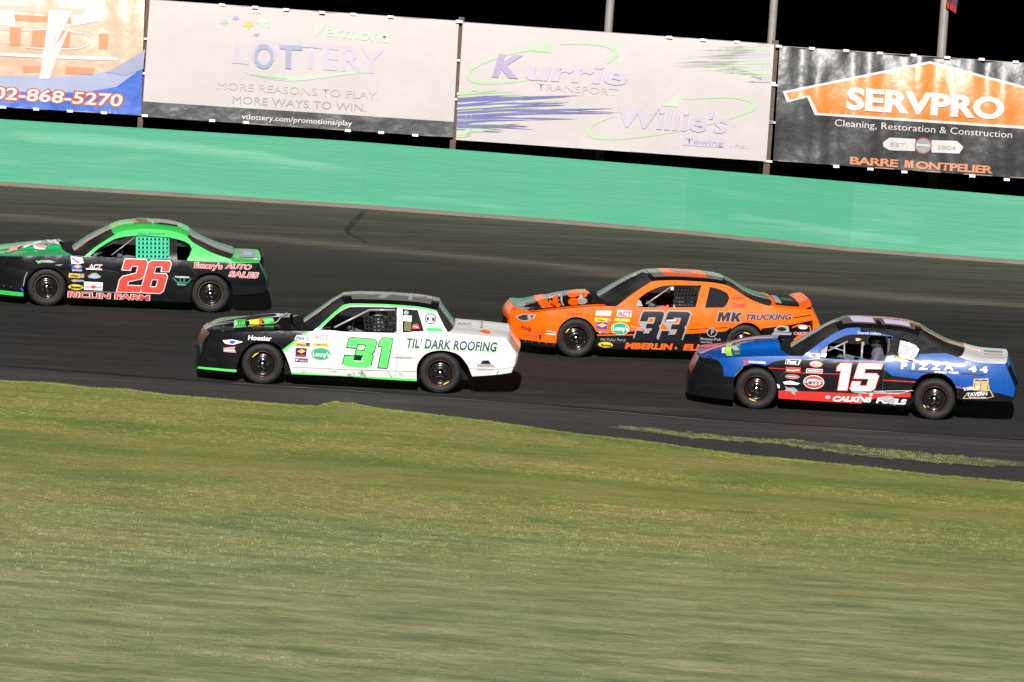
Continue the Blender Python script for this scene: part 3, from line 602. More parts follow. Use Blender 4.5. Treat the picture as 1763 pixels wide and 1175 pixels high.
# 1 orange, white and blue
b = Banner('peach and orange banner fading to blue with a phone number, leftmost of the row', (-330, -60), (250, -19), (-345, 163), (243, 199), bp_,
    [([(-400, 124), (120, 132), (190, 122), (250, 100), (250, 220), (-400, 220)], bm_('print_haze_blue', (.32, .35, .50))), ([(-400, 150), (140, 160), (200, 150), (255, 110), (255, 230), (-400, 230)], bb)], (.05, 6), 3,
    (), Z5((20, 652), (220, 664), (425, 676), (632, 686)))
S = b.S
for y0, c in ((30, 'peach'), (86, 'salmon'), (150, 'peach'), (230, 'peach')):
    S.poly(b.art, Z5((0, y0), (520, y0 + 26), (500, y0 + 60), (0, y0 + 36)), pal[c], .006)
for q in (Z5((60, 165), (130, 170), (125, 280), (60, 275)), Z5((200, 180), (430, 190), (420, 290), (190, 280)), Z5((600, 205), (660, 208), (655, 300), (600, 298)), Z5((140, 400), (270, 405), (255, 440), (140, 440)), Z5((400, 405), (580, 415), (560, 455), (395, 450))):
    S.poly(b.art, q, pal['salmon'], .007)
for q in (Z5((0, 60), (90, 65), (90, 160), (0, 150)), Z5((430, 110), (620, 50), (600, 130), (440, 160)), Z5((300, 60), (440, 70), (330, 290), (430, 150), (300, 480), (240, 480))): S.poly(b.art, q, pal['pale'], .008)
S.band(b.art, Z5((130, 185), (330, 180), (480, 200), (560, 235), (500, 290), (330, 300), (150, 290)), 2, pal['pale'], .0095)
S.band(b.art, Z5((0, 330), (300, 345), (720, 360)), 6, pal['pale'], .009)
S.poly(b.art, Z5((640, 440), (720, 400), (840, 330), (880, 300), (870, 420), (760, 460)), pal['sky'], .006)
S.text(b.art, '802-868-5270', (-35, 168.5), (209, 183.5), 21, pal['pale'], .02, .12, outline=pal['rust'], ow=.07)
b.done()
# 2 lottery
b = Banner('white banner with pale lettering, a green swoosh and a black strip along its bottom', (258, 0), (790, 37), (245, 201), (780, 237), vw,
    [(Z6((-20, 548), (1800, 668), (1800, 780), (-20, 660)), bk)], (.028, 4), 5,
    Z6((448, 27), (628, 40), (796, 53), (990, 68), (1160, 78), (1362, 92), (1730, 118)), Z6((30, 628), (395, 655), (578, 665), (1130, 709), (1310, 719), (1495, 734)))
S = b.S
S.text(b.art, 'LOTTERY', (400, 108), (660, 127), 44, pal['lav'], .02, 0)
S.text(b.art, 'O', (436, 117), (470, 119.5), 42, pal['sky'], .012, off=.012); S.poly(b.art, Z6((760, 243), (885, 250), (883, 275), (825, 272), (822, 375), (790, 373), (793, 268), (760, 266)), pal['sky'], .012)
S.text(b.art, 'Vermont', (534, 60), (668, 74), 22, pal['mint'], .01, .15)
S.band(b.art, Z6((560, 388), (650, 412), (800, 428), (950, 420), (1120, 400), (1260, 392)), [1, 4, 8, 6, 4, 1], pal['mint'])
S.band(b.art, Z6((600, 404), (680, 416), (800, 430)), [1, 4, 3], pal['leaf'], .009)
S.text(b.art, 'MORE REASONS TO PLAY.', (374, 154), (652, 172), 13.5, pal['inkl'], 0); S.text(b.art, 'MORE WAYS TO WIN.', (400, 178), (630, 192.5), 13.5, pal['ink'], 0)
S.text(b.art, 'vtlottery.com/promotions/play', (416, 205), (606, 217), 9, pal['pale'], .01)
for (x, y), c, r in zip(Z6((460, 123), (522, 100), (635, 68), (635, 190), (665, 120), (592, 135), (690, 145)), ('leaf', 'lav2', 'lav', 'lav2', 'mint', 'gold', 'mint'), (8, 7, 7, 6, 11, 11, 7)):
    S.poly(b.art, [(x + r * (1 if k % 2 == 0 else .45) * math.cos(math.pi * k / 5 + .3), y + r * (1 if k % 2 == 0 else .45) * .8 * math.sin(math.pi * k / 5 + .3)) for k in range(10)], pal[c], .007)
b.done()
# 3 transport
b = Banner('white banner with violet lettering and lime swooshes, beside the black banner', (797, 39), (1333, 77), (785, 241), (1319, 278), vw, (), (.028, 4), 9,
    Z77((92, 112), (1193, 196), (1370, 210), (1546, 221)), ())
S = b.S
def swoosh(pts, ws, c): S.band(b.art, Z77(*pts), ws, pal[c], .006)
swoosh(((560, 240), (420, 270), (300, 300), (190, 345), (140, 385), (160, 420), (250, 436), (370, 430), (500, 415)), [10, 3, 2.5, 3, 6, 8, 5, 3, 1], 'mint2')
swoosh(((620, 234), (740, 228), (850, 238), (915, 265), (900, 300), (860, 335)), [1, 3, 5, 9, 8, 3], 'mint2')
swoosh(((905, 610), (820, 640), (770, 675), (790, 710), (890, 726), (1030, 718), (1200, 695), (1380, 655), (1540, 610), (1640, 560), (1610, 525), (1500, 510), (1380, 515), (1260, 520)), [2, 3, 8, 9, 5, 3, 3, 3, 4, 9, 6, 3, 2, 1], 'mint2')
S.poly(b.art, Z77((480, 270), (575, 222), (560, 275)), pal['mint2'], .007); S.poly(b.art, Z77((1150, 555), (1255, 490), (1235, 560)), pal['mint'], .007)
random.seed(4)
for k in range(64):
    t = k / 63; x0, y0 = 80 + random.uniform(0, 5), 488 + t * 226; env = math.sin(math.pi * min(1, (t * 1.05 + .06))) ** .8
    ln = (90 + 540 * env) * random.uniform(.45, 1.05); w = random.uniform(3, 11); sl = -.10 * (1 - t) + random.uniform(-.03, .05)
    c = 'navy' if .12 < t < .86 and random.random() < .72 else 'mint2'; x0 += random.choice((0, 0, ln * .3)); y0 += sl * 20
    S.poly(b.art, Z77((x0, y0 + w), (x0 + ln * .4, y0 + w + sl * ln * .4), (x0 + ln, y0 + sl * ln + .03 * ln), (x0 + ln * .5, y0 - w * .3 + sl * ln * .5), (x0, y0 - w * .3)), pal[c], .0065 + .0003 * (k % 12))
for k in range(46):
    t = k / 45; x0, y0 = 1722, 236 + t * 190; env = math.sin(math.pi * min(1, t + .12)); ln = (120 + 480 * env) * random.uniform(.4, 1.05); w = random.uniform(2, 7); c = 'wash' if random.random() < .6 else 'mint2'
    S.poly(b.art, Z77((x0, y0 - w), (x0, y0 + w), (x0 - ln * .5, y0 + w * .8 + .01 * ln), (x0 - ln, y0 + .035 * ln), (x0 - ln * .5, y0 - w * .4 + .015 * ln)), pal[c], .0065 + .0003 * (k % 12))
S.text(b.art, 'K', (847, 131), (893, 134), 38, pal['lav2'], .04, .25, off=.012); S.text(b.art, 'urrie', (903, 136), (1078, 146), 34, pal['lav'], .035, .2, off=.012)
S.text(b.art, 'TRANSPORT', (924, 155), (1062, 165), 12, pal['inkl'], 0)
S.text(b.art, "Willie's", (1058, 217), (1250, 229), 36, pal['lav'], .03, .1, off=.012)
S.poly(b.art, Z77((1262, 712), (1488, 728), (1484, 775), (1258, 760)), pal['lav'], .008); S.text(b.art, 'Towing', (1180, 247), (1245, 251.5), 9, pal['lav2'], .01, off=.013); S.text(b.art, 'Inc.', (1258, 254), (1288, 256), 8, pal['lav'], 0)
b.done()
# 4 black with the orange roof shape
b = Banner('wrinkled black banner with a big orange house shape, rightmost of the row', (1342, 80), (1900, 119), (1331, 277), (1888, 316), bk,
    [(Z8((165, 545), (1040, 365), (2000, 620), (2000, 800), (1600, 768), (355, 685), (310, 580), (190, 610)), pal['pale']),
     (Z8((185, 555), (1040, 380), (1990, 632), (1990, 785), (1600, 752), (372, 672), (325, 568), (205, 596)), bo)], (.075, 7), 12,
    Z8((140, 276), (338, 289), (542, 303), (743, 317), (943, 330), (1143, 343), (1347, 354), (1550, 370)), Z8((483, 992), (686, 1007), (888, 1024), (1292, 1049), (1497, 1070)))
S = b.S
S.text(b.art, 'SERVPRO', (1456, 187), (1728, 205), 37, pal['pale'], .045, 0, off=.012, sp=1.0)
S.text(b.art, 'Cleaning, Restoration & Construction', (1437, 217), (1742, 238), 12, pal['pale'], 0)
S.poly(b.art, Z8((760, 850), (800, 820), (955, 828), (950, 900), (800, 895), (765, 875)), pal['pale'], .007); S.poly(b.art, Z8((1050, 835), (1200, 840), (1240, 875), (1215, 915), (1050, 908)), pal['pale'], .007)
S.ell(b.art, Z8((1000, 868))[0], 15, 14, pal['rust'], .008); S.ell(b.art, Z8((1000, 868))[0], 13, 12, pal['grey'], .010); S.band(b.art, Z8((960, 862), (1040, 868)), 3, pal['pale'], .012)
S.text(b.art, 'EST.', (1533, 252), (1562, 254), 7, pal['grey'], .01, off=.01); S.text(b.art, '2004', (1612, 257), (1645, 259), 7, pal['grey'], .01, off=.01)
S.text(b.art, 'BARRE', (1463, 282.5), (1546, 288), 13, pal['salmon'], .03, off=.01, sp=.9); digit(S, b.art, 'M', (1558, 276), (1573, 277), (1557, 289), pal['salmon'], [], .01); S.text(b.art, 'ONTPELIER', (1576, 290.3), (1709, 299), 13, pal['salmon'], .03, off=.01, sp=.9)
b.done()
# side lacing ties along the posts
def post(name, label, pxtop, pxbot, r, m, Y, cat, group, taper=1.0, square=False, ties=()):
    a = at_y(*pxbot, Y); t = at_y(*pxtop, Y); gz = 1.4; x = (a.x + t.x) / 2
    root = empty(name, Matrix.Translation((x, Y, gz))); tag(root, label, cat, group); mb = MB()
    h = max(t.z, a.z) - gz
    if square: mb.box((-r, -r, 0), (r, r, h), m)
    else:
        n = 14; vs = []; 
        for z, q in ((0, r), (h, r * taper)):
            vs += [(q * math.cos(2 * math.pi * k / n), q * math.sin(2 * math.pi * k / n), z) for k in range(n)]
        mb.add(vs, [(k, (k + 1) % n, n + (k + 1) % n, n + k) for k in range(n)] + [tuple(range(n, 2 * n))], m)
    mb.build('shaft', root, not square and False)
    for p in ties:
        w = root.matrix_world.inverted() @ at_y(*p, Y - r); c = MB(); c.box((w.x - .09, w.y - .05, w.z - .018), (w.x + .09, w.y - .02, w.z + .018), clipm); c.build('tie', root)
    return root
bps = 'short posts between the banners'
post('banner_post', 'brown wooden post between the orange banner and the white lottery banner', (256, -20), (243, 216), .05, wood, YB + .12, 'post', bps, square=True, ties=[(248, 67), (250, 127)])
post('banner_post', 'brown post between the two white banners', (795, 30), (779, 256), .055, wood, YB + .12, 'post', bps, square=True, ties=[(789, 38), (784, 104), (779, 171)])
post('banner_post', 'brown post between the white banner with violet lettering and the black banner', (1337, 70), (1317, 300), .06, wood, YB + .12, 'post', bps, square=True, ties=[(1327, 143), (1334, 147), (1324, 210), (1329, 211), (1321, 278)])
gp = 'tall grey poles behind the banners'
post('tall_pole', 'tall grey pole rising above the middle of the white banner with violet lettering', (1062, -120), (1029, 276), .078, galv, YB + .75, 'pole', gp)
post('tall_pole', 'tall grey pole rising at the left edge of the black banner', (1340, -120), (1313, 300), .075, galv, YB + .75, 'pole', gp)
fp = post('flag_pole', 'tall grey flag pole behind the black banner with a red flag tip', (1638, -120), (1602, 325), .085, galv, YB + .75, 'flag pole', None)
# flag
fl = MB(); a = at_y(1634, -70, YB + .66); vs = []
for i in range(13):
    for j in range(9):
        u, v = i / 12, j / 8
        vs.append((.02 + .26 * u * (1 - .25 * v) + .02 * math.sin(v * 5), .05 * math.sin(u * 9 + v * 3), -v * .93 - .10 * u * u))
mr, mk, mw_ = mat('flag_red', (.38, .03, .02), .8), mat('flag_blue', (.03, .035, .09), .8), mat('flag_white', (.35, .33, .33), .8)
for i in range(12):
    for j in range(8): 
        bidx = i * 9 + j; fl.add([vs[bidx], vs[bidx + 9], vs[bidx + 10], vs[bidx + 1]], [(0, 1, 2, 3)], mr if j == 7 or i % 3 == 0 else mk)
o = fl.build('flag', None, True, .006, Matrix.Translation(a)); tag(o, 'small drooping red and dark flag on the pole above the black banner', 'flag')
#@@CARS
# ------------------------------------------------------------------ RACE CARS
def top(prof_exp=3):
    return lambda t: 1 - abs(2 * t - 1) ** prof_exp
TOPX = 2.0
class Car:
    def __init__(s, label, F, R, zb=.93, nose=.70):
        s.nose = nose
        A, B = on_track(*F), on_track(*R); X = (B - A).normalized(); N = Vector((-GX * TS, -TS, 1)).normalized(); Y = N.cross(X).normalized(); X = Y.cross(N)
        s.W = (B - A).length; s.mw = Matrix((( X.x, Y.x, N.x, A.x), (X.y, Y.y, N.y, A.y), (X.z, Y.z, N.z, A.z), (0, 0, 0, 1)))
        s.yc = .92; s.zb = zb; s.root = empty('race_car', s.mw); tag(s.root, label, 'race car', 'stock cars racing nose to tail')
        s.side = Surf(lambda x, z, off: (x, s.f(x, z) - off - (.003 if off > 0 else 0), z), s.mw, (s.W / 2, .6), .08)
        print('car W', round(s.W, 3), 'yaw', round(math.degrees(math.atan2(X.y, X.x)), 2))
    def f(s, x, z):
        y = -.03
        y += .09 * (max(0, min(z, s.zb) - .5) / .43) ** 2
        if z > s.zb: y += (z - s.zb) * .56
        if z < .3: y += .12 * (.3 - z)
        u = max(0, -.30 - x); y += s.nose * u * u
        v = max(0, x - s.W - .4); y += .14 * v * v
        return y
    def body(s, out, regions, holes, base):
        s.mbb = MB(); o = cat_closed(s.side.PL(out)); H = [cat_closed(s.side.PL(h), 30) for h in holes]; RG = [(s.side.PL(r), m) for r, m in regions]
        patch(s.mbb, o, s.side.map, base, RG, H)
        b = MB(); yc = s.yc
        patch(b, o, lambda x, z, off: (x, 2 * yc - s.f(x, z), z), base, RG, H, step=(.12, .12))
        s.mbb.build('body_side', s.root, True, .012); b.build('body_side', s.root, True, .012)
    # a top panel swept from the near edge line to its mirror image
    def panel(s, name, edge, base, crown=(0, .05), bulge=(0, 0), pexp=3, regions=(), hump=None, px=True, shape=None, sexp=.7):
        E = cat_open(s.side.PL(edge)) if px else edge; L = [0]
        for a, b in zip(E, E[1:]): L.append(L[-1] + math.hypot(b[0] - a[0], b[1] - a[1]))
        T = L[-1]
        def e(u):
            d = u * T
            for k in range(len(L) - 1):
                if d <= L[k + 1] or k == len(L) - 2:
                    q = (d - L[k]) / (L[k + 1] - L[k]); return (E[k][0] + (E[k + 1][0] - E[k][0]) * q, E[k][1] + (E[k + 1][1] - E[k][1]) * q)
        def mp(u, t, off):
            x, z = e(u); y0 = s.f(x, z); tt = max(0, min(1, t)); sn = math.sin(math.pi * tt) ** sexp
            y = y0 + (2 * (s.yc - y0)) * t
            x += sn * (bulge[0] * (1 - u) + bulge[1] * u); z += (crown[0] * (1 - u) + crown[1] * u) * (1 - abs(2 * tt - 1) ** pexp)
            if hump:
                h, t0, t1 = hump; z += h * sm(0, .8, u) * sm(t0, t0 + .07, t) * (1 - sm(t1 - .07, t1, t))
            if shape: x, z = shape(u, t, x, z)
            return (x, y, z + (off + .008 if off > 0 else 0))
        S = Surf(mp, s.mw, (.5, .3), .03); mb = MB(); nu = max(8, int(T / .06)); 
        rg = [([S.P(*p) for p in r], m) for r, m in regions]
        patch(mb, [(0, 0), (1, 0), (1, 1), (0, 1)], mp, base, rg, step=(1 / nu, .03)); o = mb.build(name, s.root, True, .01)
        return S, o, e
    def fascia(s, name, edge, base, bul, crown, regions=(), pexp=3, lip=None):
        E = s.side.PL(edge); n = len(E); mb = MB(); K = 30; rows = []; fs = []
        for i, (x, z) in enumerate(E):
            q = i / (n - 1); b_ = bul[min(i, len(bul) - 1)]
            for k in range(K + 1):
                t = k / K; y0 = s.f(x, z); sn = math.sin(math.pi * t) ** (.7 if name[0] == 'f' else .4)
                rows.append((x + sn * b_, y0 + 2 * (s.yc - y0) * t, z + crown * (1 - q) * (1 - abs(2 * t - 1) ** pexp)))
        mats = {}
        for i in range(n - 1):
            for k in range(K):
                m = base
                for (i0, i1, k0, k1), rm in regions:
                    if i0 <= i < i1 and k0 <= k < k1: m = rm
                mats.setdefault(m, []).append((i * (K + 1) + k, i * (K + 1) + k + 1, (i + 1) * (K + 1) + k + 1, (i + 1) * (K + 1) + k))
        b = 0; mb.v = rows
        for m, f in mats.items():
            k = mb.mi(m)
            for q in f: mb.f.append(q); mb.m.append(k)
        return mb.build(name, s.root, True, .012)
    def wheel(s, x, near, ring, R=.325, marks=(), rot=0):
        y = .02 if near else 2 * s.yc - .02; sg = 1 if near else -1
        M_ = Matrix.Translation((x, y, R)) @ Matrix.Rotation(0 if near else math.pi, 4, 'Z')
        w = MB(); w.lathe([(.015, .207), (.012, .198), (.03, .190), (.055, .182), (.075, .176), (.085, .150), (.06, .128), (.05, .10), (.052, .075), (.035, .06), (.03, .052), (.12, .05)], M['rim'], n=44)
        w.lathe([(.12, .0), (.12, .18)], M['dark'], n=24)
        for k in range(8):
            a = 2 * math.pi * k / 8 + rot; c = (.152 * math.cos(a), .152 * math.sin(a)); vs = []
            for j in range(10):
                t = 2 * math.pi * j / 10; rr, tt = .013 * math.cos(t), .030 * math.sin(t); r0 = .150 + rr; aa = a + tt / .152; vs.append((r0 * math.cos(aa), .076, r0 * math.sin(aa)))
            w.add(vs, [tuple(range(10))], M['dark'])
        root = w.build('wheel', s.root, True); root.matrix_parent_inverse = Matrix(); root.matrix_local = M_
        t = MB(); t.lathe([(.02, .205), (.004, .215), (-.008, .25), (-.006, .285), (.012, .312), (.035, .324), (.06, .325), (.13, .326), (.22, .325), (.245, .315), (.255, .28), (.25, .22), (.24, .20)], M['rubber'], n=56); t.build('tyre', root, True)
        g = MB(); g.lathe([(.010, .2015), (.004, .1995), (.010, .1975)], ring, n=48); g.build('rim_line', root, True)
        if near:
            h = MB(); h.lathe([(.0, 0), (.0, .022), (.01, .033), (.05, .036)], M['chrome'], n=18)
            h.build('hub_cap', root, True)
            for k in range(5):
                a = 2 * math.pi * k / 5 + rot; n_ = MB(); n_.lathe([(.012, 0), (.012, .009), (.018, .012), (.06, .012)], M['steel'], (.075 * math.cos(a), .0, .075 * math.sin(a)), 6); n_.build('lug_nut', root)
            for a0, a1, r_, m in marks:
                q = MB(); vs = []; n2 = 8
                for k in range(n2 + 1):
                    a = math.radians(a0 + (a1 - a0) * k / n2); th = .007 * math.sin(math.pi * k / n2) + .002
                    vs += [((r_ - th) * math.cos(a), .012, (r_ - th) * math.sin(a)), ((r_ + th) * math.cos(a), .012, (r_ + th) * math.sin(a))]
                q.add(vs, [(2 * k, 2 * k + 1, 2 * k + 3, 2 * k + 2) for k in range(n2)], m); q.build('paint_mark', root)
    def chassis(s, x0, x1, xc, xt, zh, zt_):
        b = MB(); y0, y1 = .30, 2 * s.yc - .30
        b.box((x0 + .15, y0, .20), (x1 - .42, y1, .40), M['dark']); b.box((x0 + .1, y0 + .02, .402), (xc, y1 - .02, zh), M['dark']); b.box((xt, y0 + .02, .402), (x1 - .1, y1 - .02, zt_), M['dark'])
        b.box((.35, .12, .17), (s.W - .4, .30, .42), M['dark']); b.box((.35, 2 * s.yc - .30, .17), (s.W - .4, 2 * s.yc - .12, .42), M['dark'])
        b.build('chassis', s.root)
        b = MB()
        for x in (0, s.W): b.tube([(x, .25, .325), (x, 2 * s.yc - .25, .325)], .045, M['steel'])
        b.build('axle', s.root)
    def cage(s, xa, za, xr, zr, xh, zh, m, bars=(), seat=None):
        """a-post foot (xa,za), roof front (xr,zr), hoop (xh,zh) in local metres"""
        b = MB(); r = .021; ins = .10
        for q in (0, 1):
            def Y(x, z): v = s.f(x, min(z, 1.3)) + ins; return v if q == 0 else 2 * s.yc - v
            b.tube([(xa, Y(xa, za), .35), (xa, Y(xa, za), za), (xr, Y(xr, zr), zr), (xh, Y(xh, zh), zh)], r, m); b.tube([(xh, Y(xh, .9), .3), (xh, Y(xh, .9), za), (xh, Y(xh, zh), zh)], r, m)
            b.tube([(xh, Y(xh, zh), zh - .03), (xh + .95, Y(xh, za) + .05, za - .08)], r, m)
            for z in (.5, .66, .80): b.tube([(xa, Y(xa, .8) - .03, z), (xh, Y(xh, .8) - .03, z)], r, m)
        y0 = s.f(xh, zh) + ins; y1 = 2 * s.yc - y0
        b.tube([(xh, y0, zh), (xh, y1, zh)], r, m); b.tube([(xr, y0, zr), (xr, y1, zr)], r, m); b.tube([(xh, y0, .5), (xh, y1, zh - .02)], r, m); b.tube([(xh, y0, za - .08), (xh, y1, za - .08)], r, m)
        b.build('roll_cage', s.root, True)
        if bars:
            b = MB()
            for p, q, rr in bars: b.tube([(p[0], s.f(*p) + .035, p[1]), (q[0], s.f(*q) + .035, q[1])], rr, M['cagew'])
            b.build('window_brace', s.root, True)
        d = MB(); d.box((xa - .1, .35, .45), (xa + .16, 2 * s.yc - .35, za - .04), M['dash']); d.build('dashboard', s.root)
        # seat with its side wings
        sx = xh - .30 if seat is None else seat; d = MB(); d.box((sx - .36, .36, .30), (sx + .12, .80, .42), M['seatm']); d.add([(sx + .02, .36, .40), (sx + .02, .80, .40), (sx + .22, .80, 1.10), (sx + .22, .36, 1.10), (sx + .12, .36, .40), (sx + .12, .80, .40), (sx + .29, .80, 1.10), (sx + .29, .36, 1.10)], [(0, 1, 2, 3), (7, 6, 5, 4), (0, 3, 7, 4), (1, 5, 6, 2), (3, 2, 6, 7)], M['seatm'])
        for yy in (.33, .80): d.box((sx + .06, yy, .62), (sx + .22, yy + .03, .92), M['seatm'])
        d.build('seat', s.root)
        w = MB(); pts = [(xa + .46 + .06 * math.sin(2 * math.pi * k / 20), .58 + .17 * math.cos(2 * math.pi * k / 20), .82 + .16 * math.sin(2 * math.pi * k / 20)) for k in range(21)]; w.tube(pts, .014, M['dark'], 6); w.tube([(xa + .1, .58, .75), (xa + .46, .58, .82)], .018, M['dark'], 6)
        for k in (0, 7, 13): w.tube([pts[k], (xa + .46, .58, .82)], .01, M['steel'], 5)
        w.build('steering_wheel', s.root, True)
        s.xw = xa + .46; s.sx = sx
    def net(s, quad, nx, ny, m, wd=.022):
        q = s.side.PL(quad); b = MB()             # TL TR BR BL
        def at(u, v):
            x = (q[0][0] * (1 - u) + q[1][0] * u) * (1 - v) + (q[3][0] * (1 - u) + q[2][0] * u) * v; z = (q[0][1] * (1 - u) + q[1][1] * u) * (1 - v) + (q[3][1] * (1 - u) + q[2][1] * u) * v; return x, z
        def ribbon(p0, p1, hor, dy):
            n = 10; vs = []
            for k in range(n + 1):
                x = p0[0] + (p1[0] - p0[0]) * k / n; z = p0[1] + (p1[1] - p0[1]) * k / n; y = s.f(x, z) + .028 + dy + .01 * math.sin(k / n * math.pi)
                vs += [(x, y, z - wd / 2), (x, y, z + wd / 2)] if hor else [(x - wd / 2, y, z), (x + wd / 2, y, z)]
            b.add(vs, [(2 * k, 2 * k + 2, 2 * k + 3, 2 * k + 1) for k in range(n)], m)
        for i in range(nx + 1): ribbon(at(i / nx, 0), at(i / nx, 1), False, 0)
        for j in range(ny + 1): ribbon(at(0, j / ny), at(1, j / ny), True, -.004)
        b.build('window_net', s.root, False, .003)
    def part(s, name, fn, label=None):
        b = MB(); fn(b); o = b.build(name, s.root)
        if label: o['label'] = label
        return o
    def driver(s, label, shell):
        sx, hx, hz = s.sx, s.sx + .02, 1.115; y = .58
        V = [(sx - .02, y, .50, .15, .12), (sx + .0, y, .66, .14, .11), (sx + .03, y, .84, .17, .12), (sx + .04, y, .95, .11, .09), (sx + .03, y, 1.02, .06, .06), (sx + .02, y, 1.10, .08, .09), (sx + .02, y, 1.17, .075, .08)]
        E = [(i, i + 1) for i in range(6)]
        xw = s.xw
        for sg in (-1, 1):
            b = len(V); V += [(sx + .03, y + sg * .19, .90, .065, .065), (sx - .06, y + sg * .26, .72, .05, .05), (xw + .10, y + sg * .17, .82, .036, .036), (xw + .02, y + sg * .16, .86, .030, .04)]
            E += [(3, b), (b, b + 1), (b + 1, b + 2), (b + 2, b + 3)]
            for f in range(4):          # fingers curled over the wheel rim
                c = len(V); V += [(xw - .02, y + sg * (.15 - .0) , .885 - .018 * f, .010, .010), (xw - .035, y + sg * .165, .878 - .018 * f, .009, .009), (xw - .012, y + sg * .185, .872 - .018 * f, .008, .008)]; E += [(b + 3, c), (c, c + 1), (c + 1, c + 2)]
            c = len(V); V += [(xw + .01, y + sg * .12, .865, .011, .011), (xw - .02, y + sg * .115, .89, .009, .009)]; E += [(b + 3, c), (c, c + 1)]
            b = len(V); V += [(sx - .12, y + sg * .10, .48, .10, .09), (sx - .46, y + sg * .13, .56, .075, .075), (sx - .78, y + sg * .12, .36, .05, .05), (sx - .86, y + sg * .12, .42, .035, .04)]; E += [(0, b), (b, b + 1), (b + 1, b + 2), (b + 2, b + 3)]
        me = bpy.data.meshes.new('person'); me.from_pydata([v[:3] for v in V], E, []); me.materials.append(M['suit']); me.materials.append(M['glove'])
        o = bpy.data.objects.new('person', me); COL.objects.link(o); o.matrix_world = s.mw
        md = o.modifiers.new('skin', 'SKIN'); md.use_smooth_shade = True
        for i, v in enumerate(V): me.skin_vertices[0].data[i].radius = v[3:5]
        me.skin_vertices[0].data[0].use_root = True
        sb = o.modifiers.new('sub', 'SUBSURF'); sb.levels = 1; sb.render_levels = 1
        tag(o, label, 'person', 'drivers at the wheel')
        h = MB(); prof = []; n = 14
        vs = []; fs = []; nu, nv = 20, 12
        for j in range(nv + 1):
            ph = math.pi * j / nv
            for i in range(nu):
                th = 2 * math.pi * i / nu; x = math.sin(ph) * math.cos(th); yy = math.sin(ph) * math.sin(th); z = math.cos(ph)
                rx = .135 if x > 0 else .15; k = 1 - .12 * max(0, -z) ** 2 + (.06 if z < -.2 and x < 0 else 0)
                vs.append((hx + x * rx * k, y + yy * .118 * k, hz + z * .135))
        for j in range(nv):
            for i in range(nu): fs.append((j * nu + i, j * nu + (i + 1) % nu, (j + 1) * nu + (i + 1) % nu, (j + 1) * nu + i))
        h.add(vs, fs, shell); hh = h.build('helmet', o, True)
        v = MB(); vs = []
        for j in range(5):
            for i in range(13):
                th = math.radians(115 + 130 * i / 12); ph = math.radians(68 + 26 * j / 4); x = math.sin(ph) * math.cos(th); yy = math.sin(ph) * math.sin(th); z = math.cos(ph)
                vs.append((hx + x * .158, y + yy * .126, hz + z * .138))
        v.add(vs, [(j * 13 + i, j * 13 + i + 1, j * 13 + 14 + i, j * 13 + 13 + i) for j in range(4) for i in range(12)], M['visor']); v.build('visor', hh, True, .004)
    def sticker(s, name, items):
        """items on the side panel, in photo px: r=rectangle, e=ellipse, t=text, p=polygon, b=band"""
        b = MB(); S = s.side; k = 0
        for it in items:
            off = .008 + .0022 * k; k += 1
            if it[0] == 'r':
                (x0, y0, x1, y1), m = it[1], it[2]; sl = it[3] if len(it) > 3 else .05; d = (x1 - x0) * sl
                S.poly(b, [(x0, y0), (x1, y0 + d), (x1 - (y1 - y0) * .05, y1 + d), (x0 - (y1 - y0) * .05, y1)], m, off)
            elif it[0] == 'e': S.ell(b, it[1], it[2], it[3], it[4], off, ang=.05)
            elif it[0] == 't': S.text(b, it[1], it[2], it[3], it[4], it[5], *(it[6] if len(it) > 6 else ()), off=off, **(it[7] if len(it) > 7 else {}))
            elif it[0] == 'p': S.poly(b, it[1], it[2], off)
            elif it[0] == 'b': S.band(b, it[1], it[2], it[3], off)
        return b.build(name, s.root)
    def tagstickers(s, lst):
        for it in lst: s.sticker('sticker', it)
ZA, ZB = zoom(320, 490, 5.873), zoom(600, 490, 5.873); ZC, ZD = zoom(0, 360, 5.875), zoom(230, 360, 5.875); ZE, ZF = zoom(860, 440, 5.873), zoom(1130, 440, 5.873); ZG, ZH = zoom(1170, 530, 5.873), zoom(1463, 530, 5.873)
R1 = zoom(0, 350, 3.673); R2 = zoom(320, 480, 2.988); R3 = zoom(860, 440, 3.093); R4 = zoom(1170, 530, 2.973)
def seams(c, lines):
    for ln in lines:
        b = MB(); c.side.band(b, ln, .55, M['seam'], .0065); b.build('panel_seam', c.root)
def rivets(c, pts, m=None):
    b = MB()
    for p in pts:
        x, z = c.side.P(*p); y = c.f(x, z); b.lathe([(-.014, 0), (-.012, .008), (.0, .012)], m or M['chrome'], (x, y, z), 8)
    b.build('rivets', c.root)
# ================= white, black and green car 31
c = Car('white stock car with black front fender and green number 31 nearest the grass', (450, 663), (756, 678.5), zb=.95, nose=.42)
out = ZA((340, 486), (520, 482), (700, 479), (1000, 471), (1240, 476), (1300, 462), (1400, 375), (1520, 268), (1615, 203), (1762, 196)) + ZB((200, 198), (400, 203), (700, 226), (888, 262), (940, 370), (1003, 482), (1040, 500), (1300, 521), (1590, 546), (1606, 575), (1650, 650), (1688, 700), (1680, 800), (1640, 892), (1500, 912), (1250, 930), (1205, 820), (1130, 725), (1050, 685), (950, 668), (850, 677), (770, 712), (712, 780), (690, 850), (690, 978), (340, 958), (0, 930)) + ZA((1350, 918), (1070, 906), (1040, 800), (980, 668), (900, 598), (800, 575), (700, 585), (620, 632), (560, 705), (522, 800), (510, 886), (300, 868), (122, 848), (140, 740), (180, 640), (235, 560), (285, 505))
win = ZA((1352, 462), (1430, 385), (1540, 290), (1640, 235), (1700, 229)) + ZB((200, 229), (491, 234), (488, 494), (0, 482)) + ZA((1500, 468),)
qw = ZB((547, 250), (700, 262), (762, 473), (547, 492))
G, K, Wh = M['lime'], M['black'], M['white']
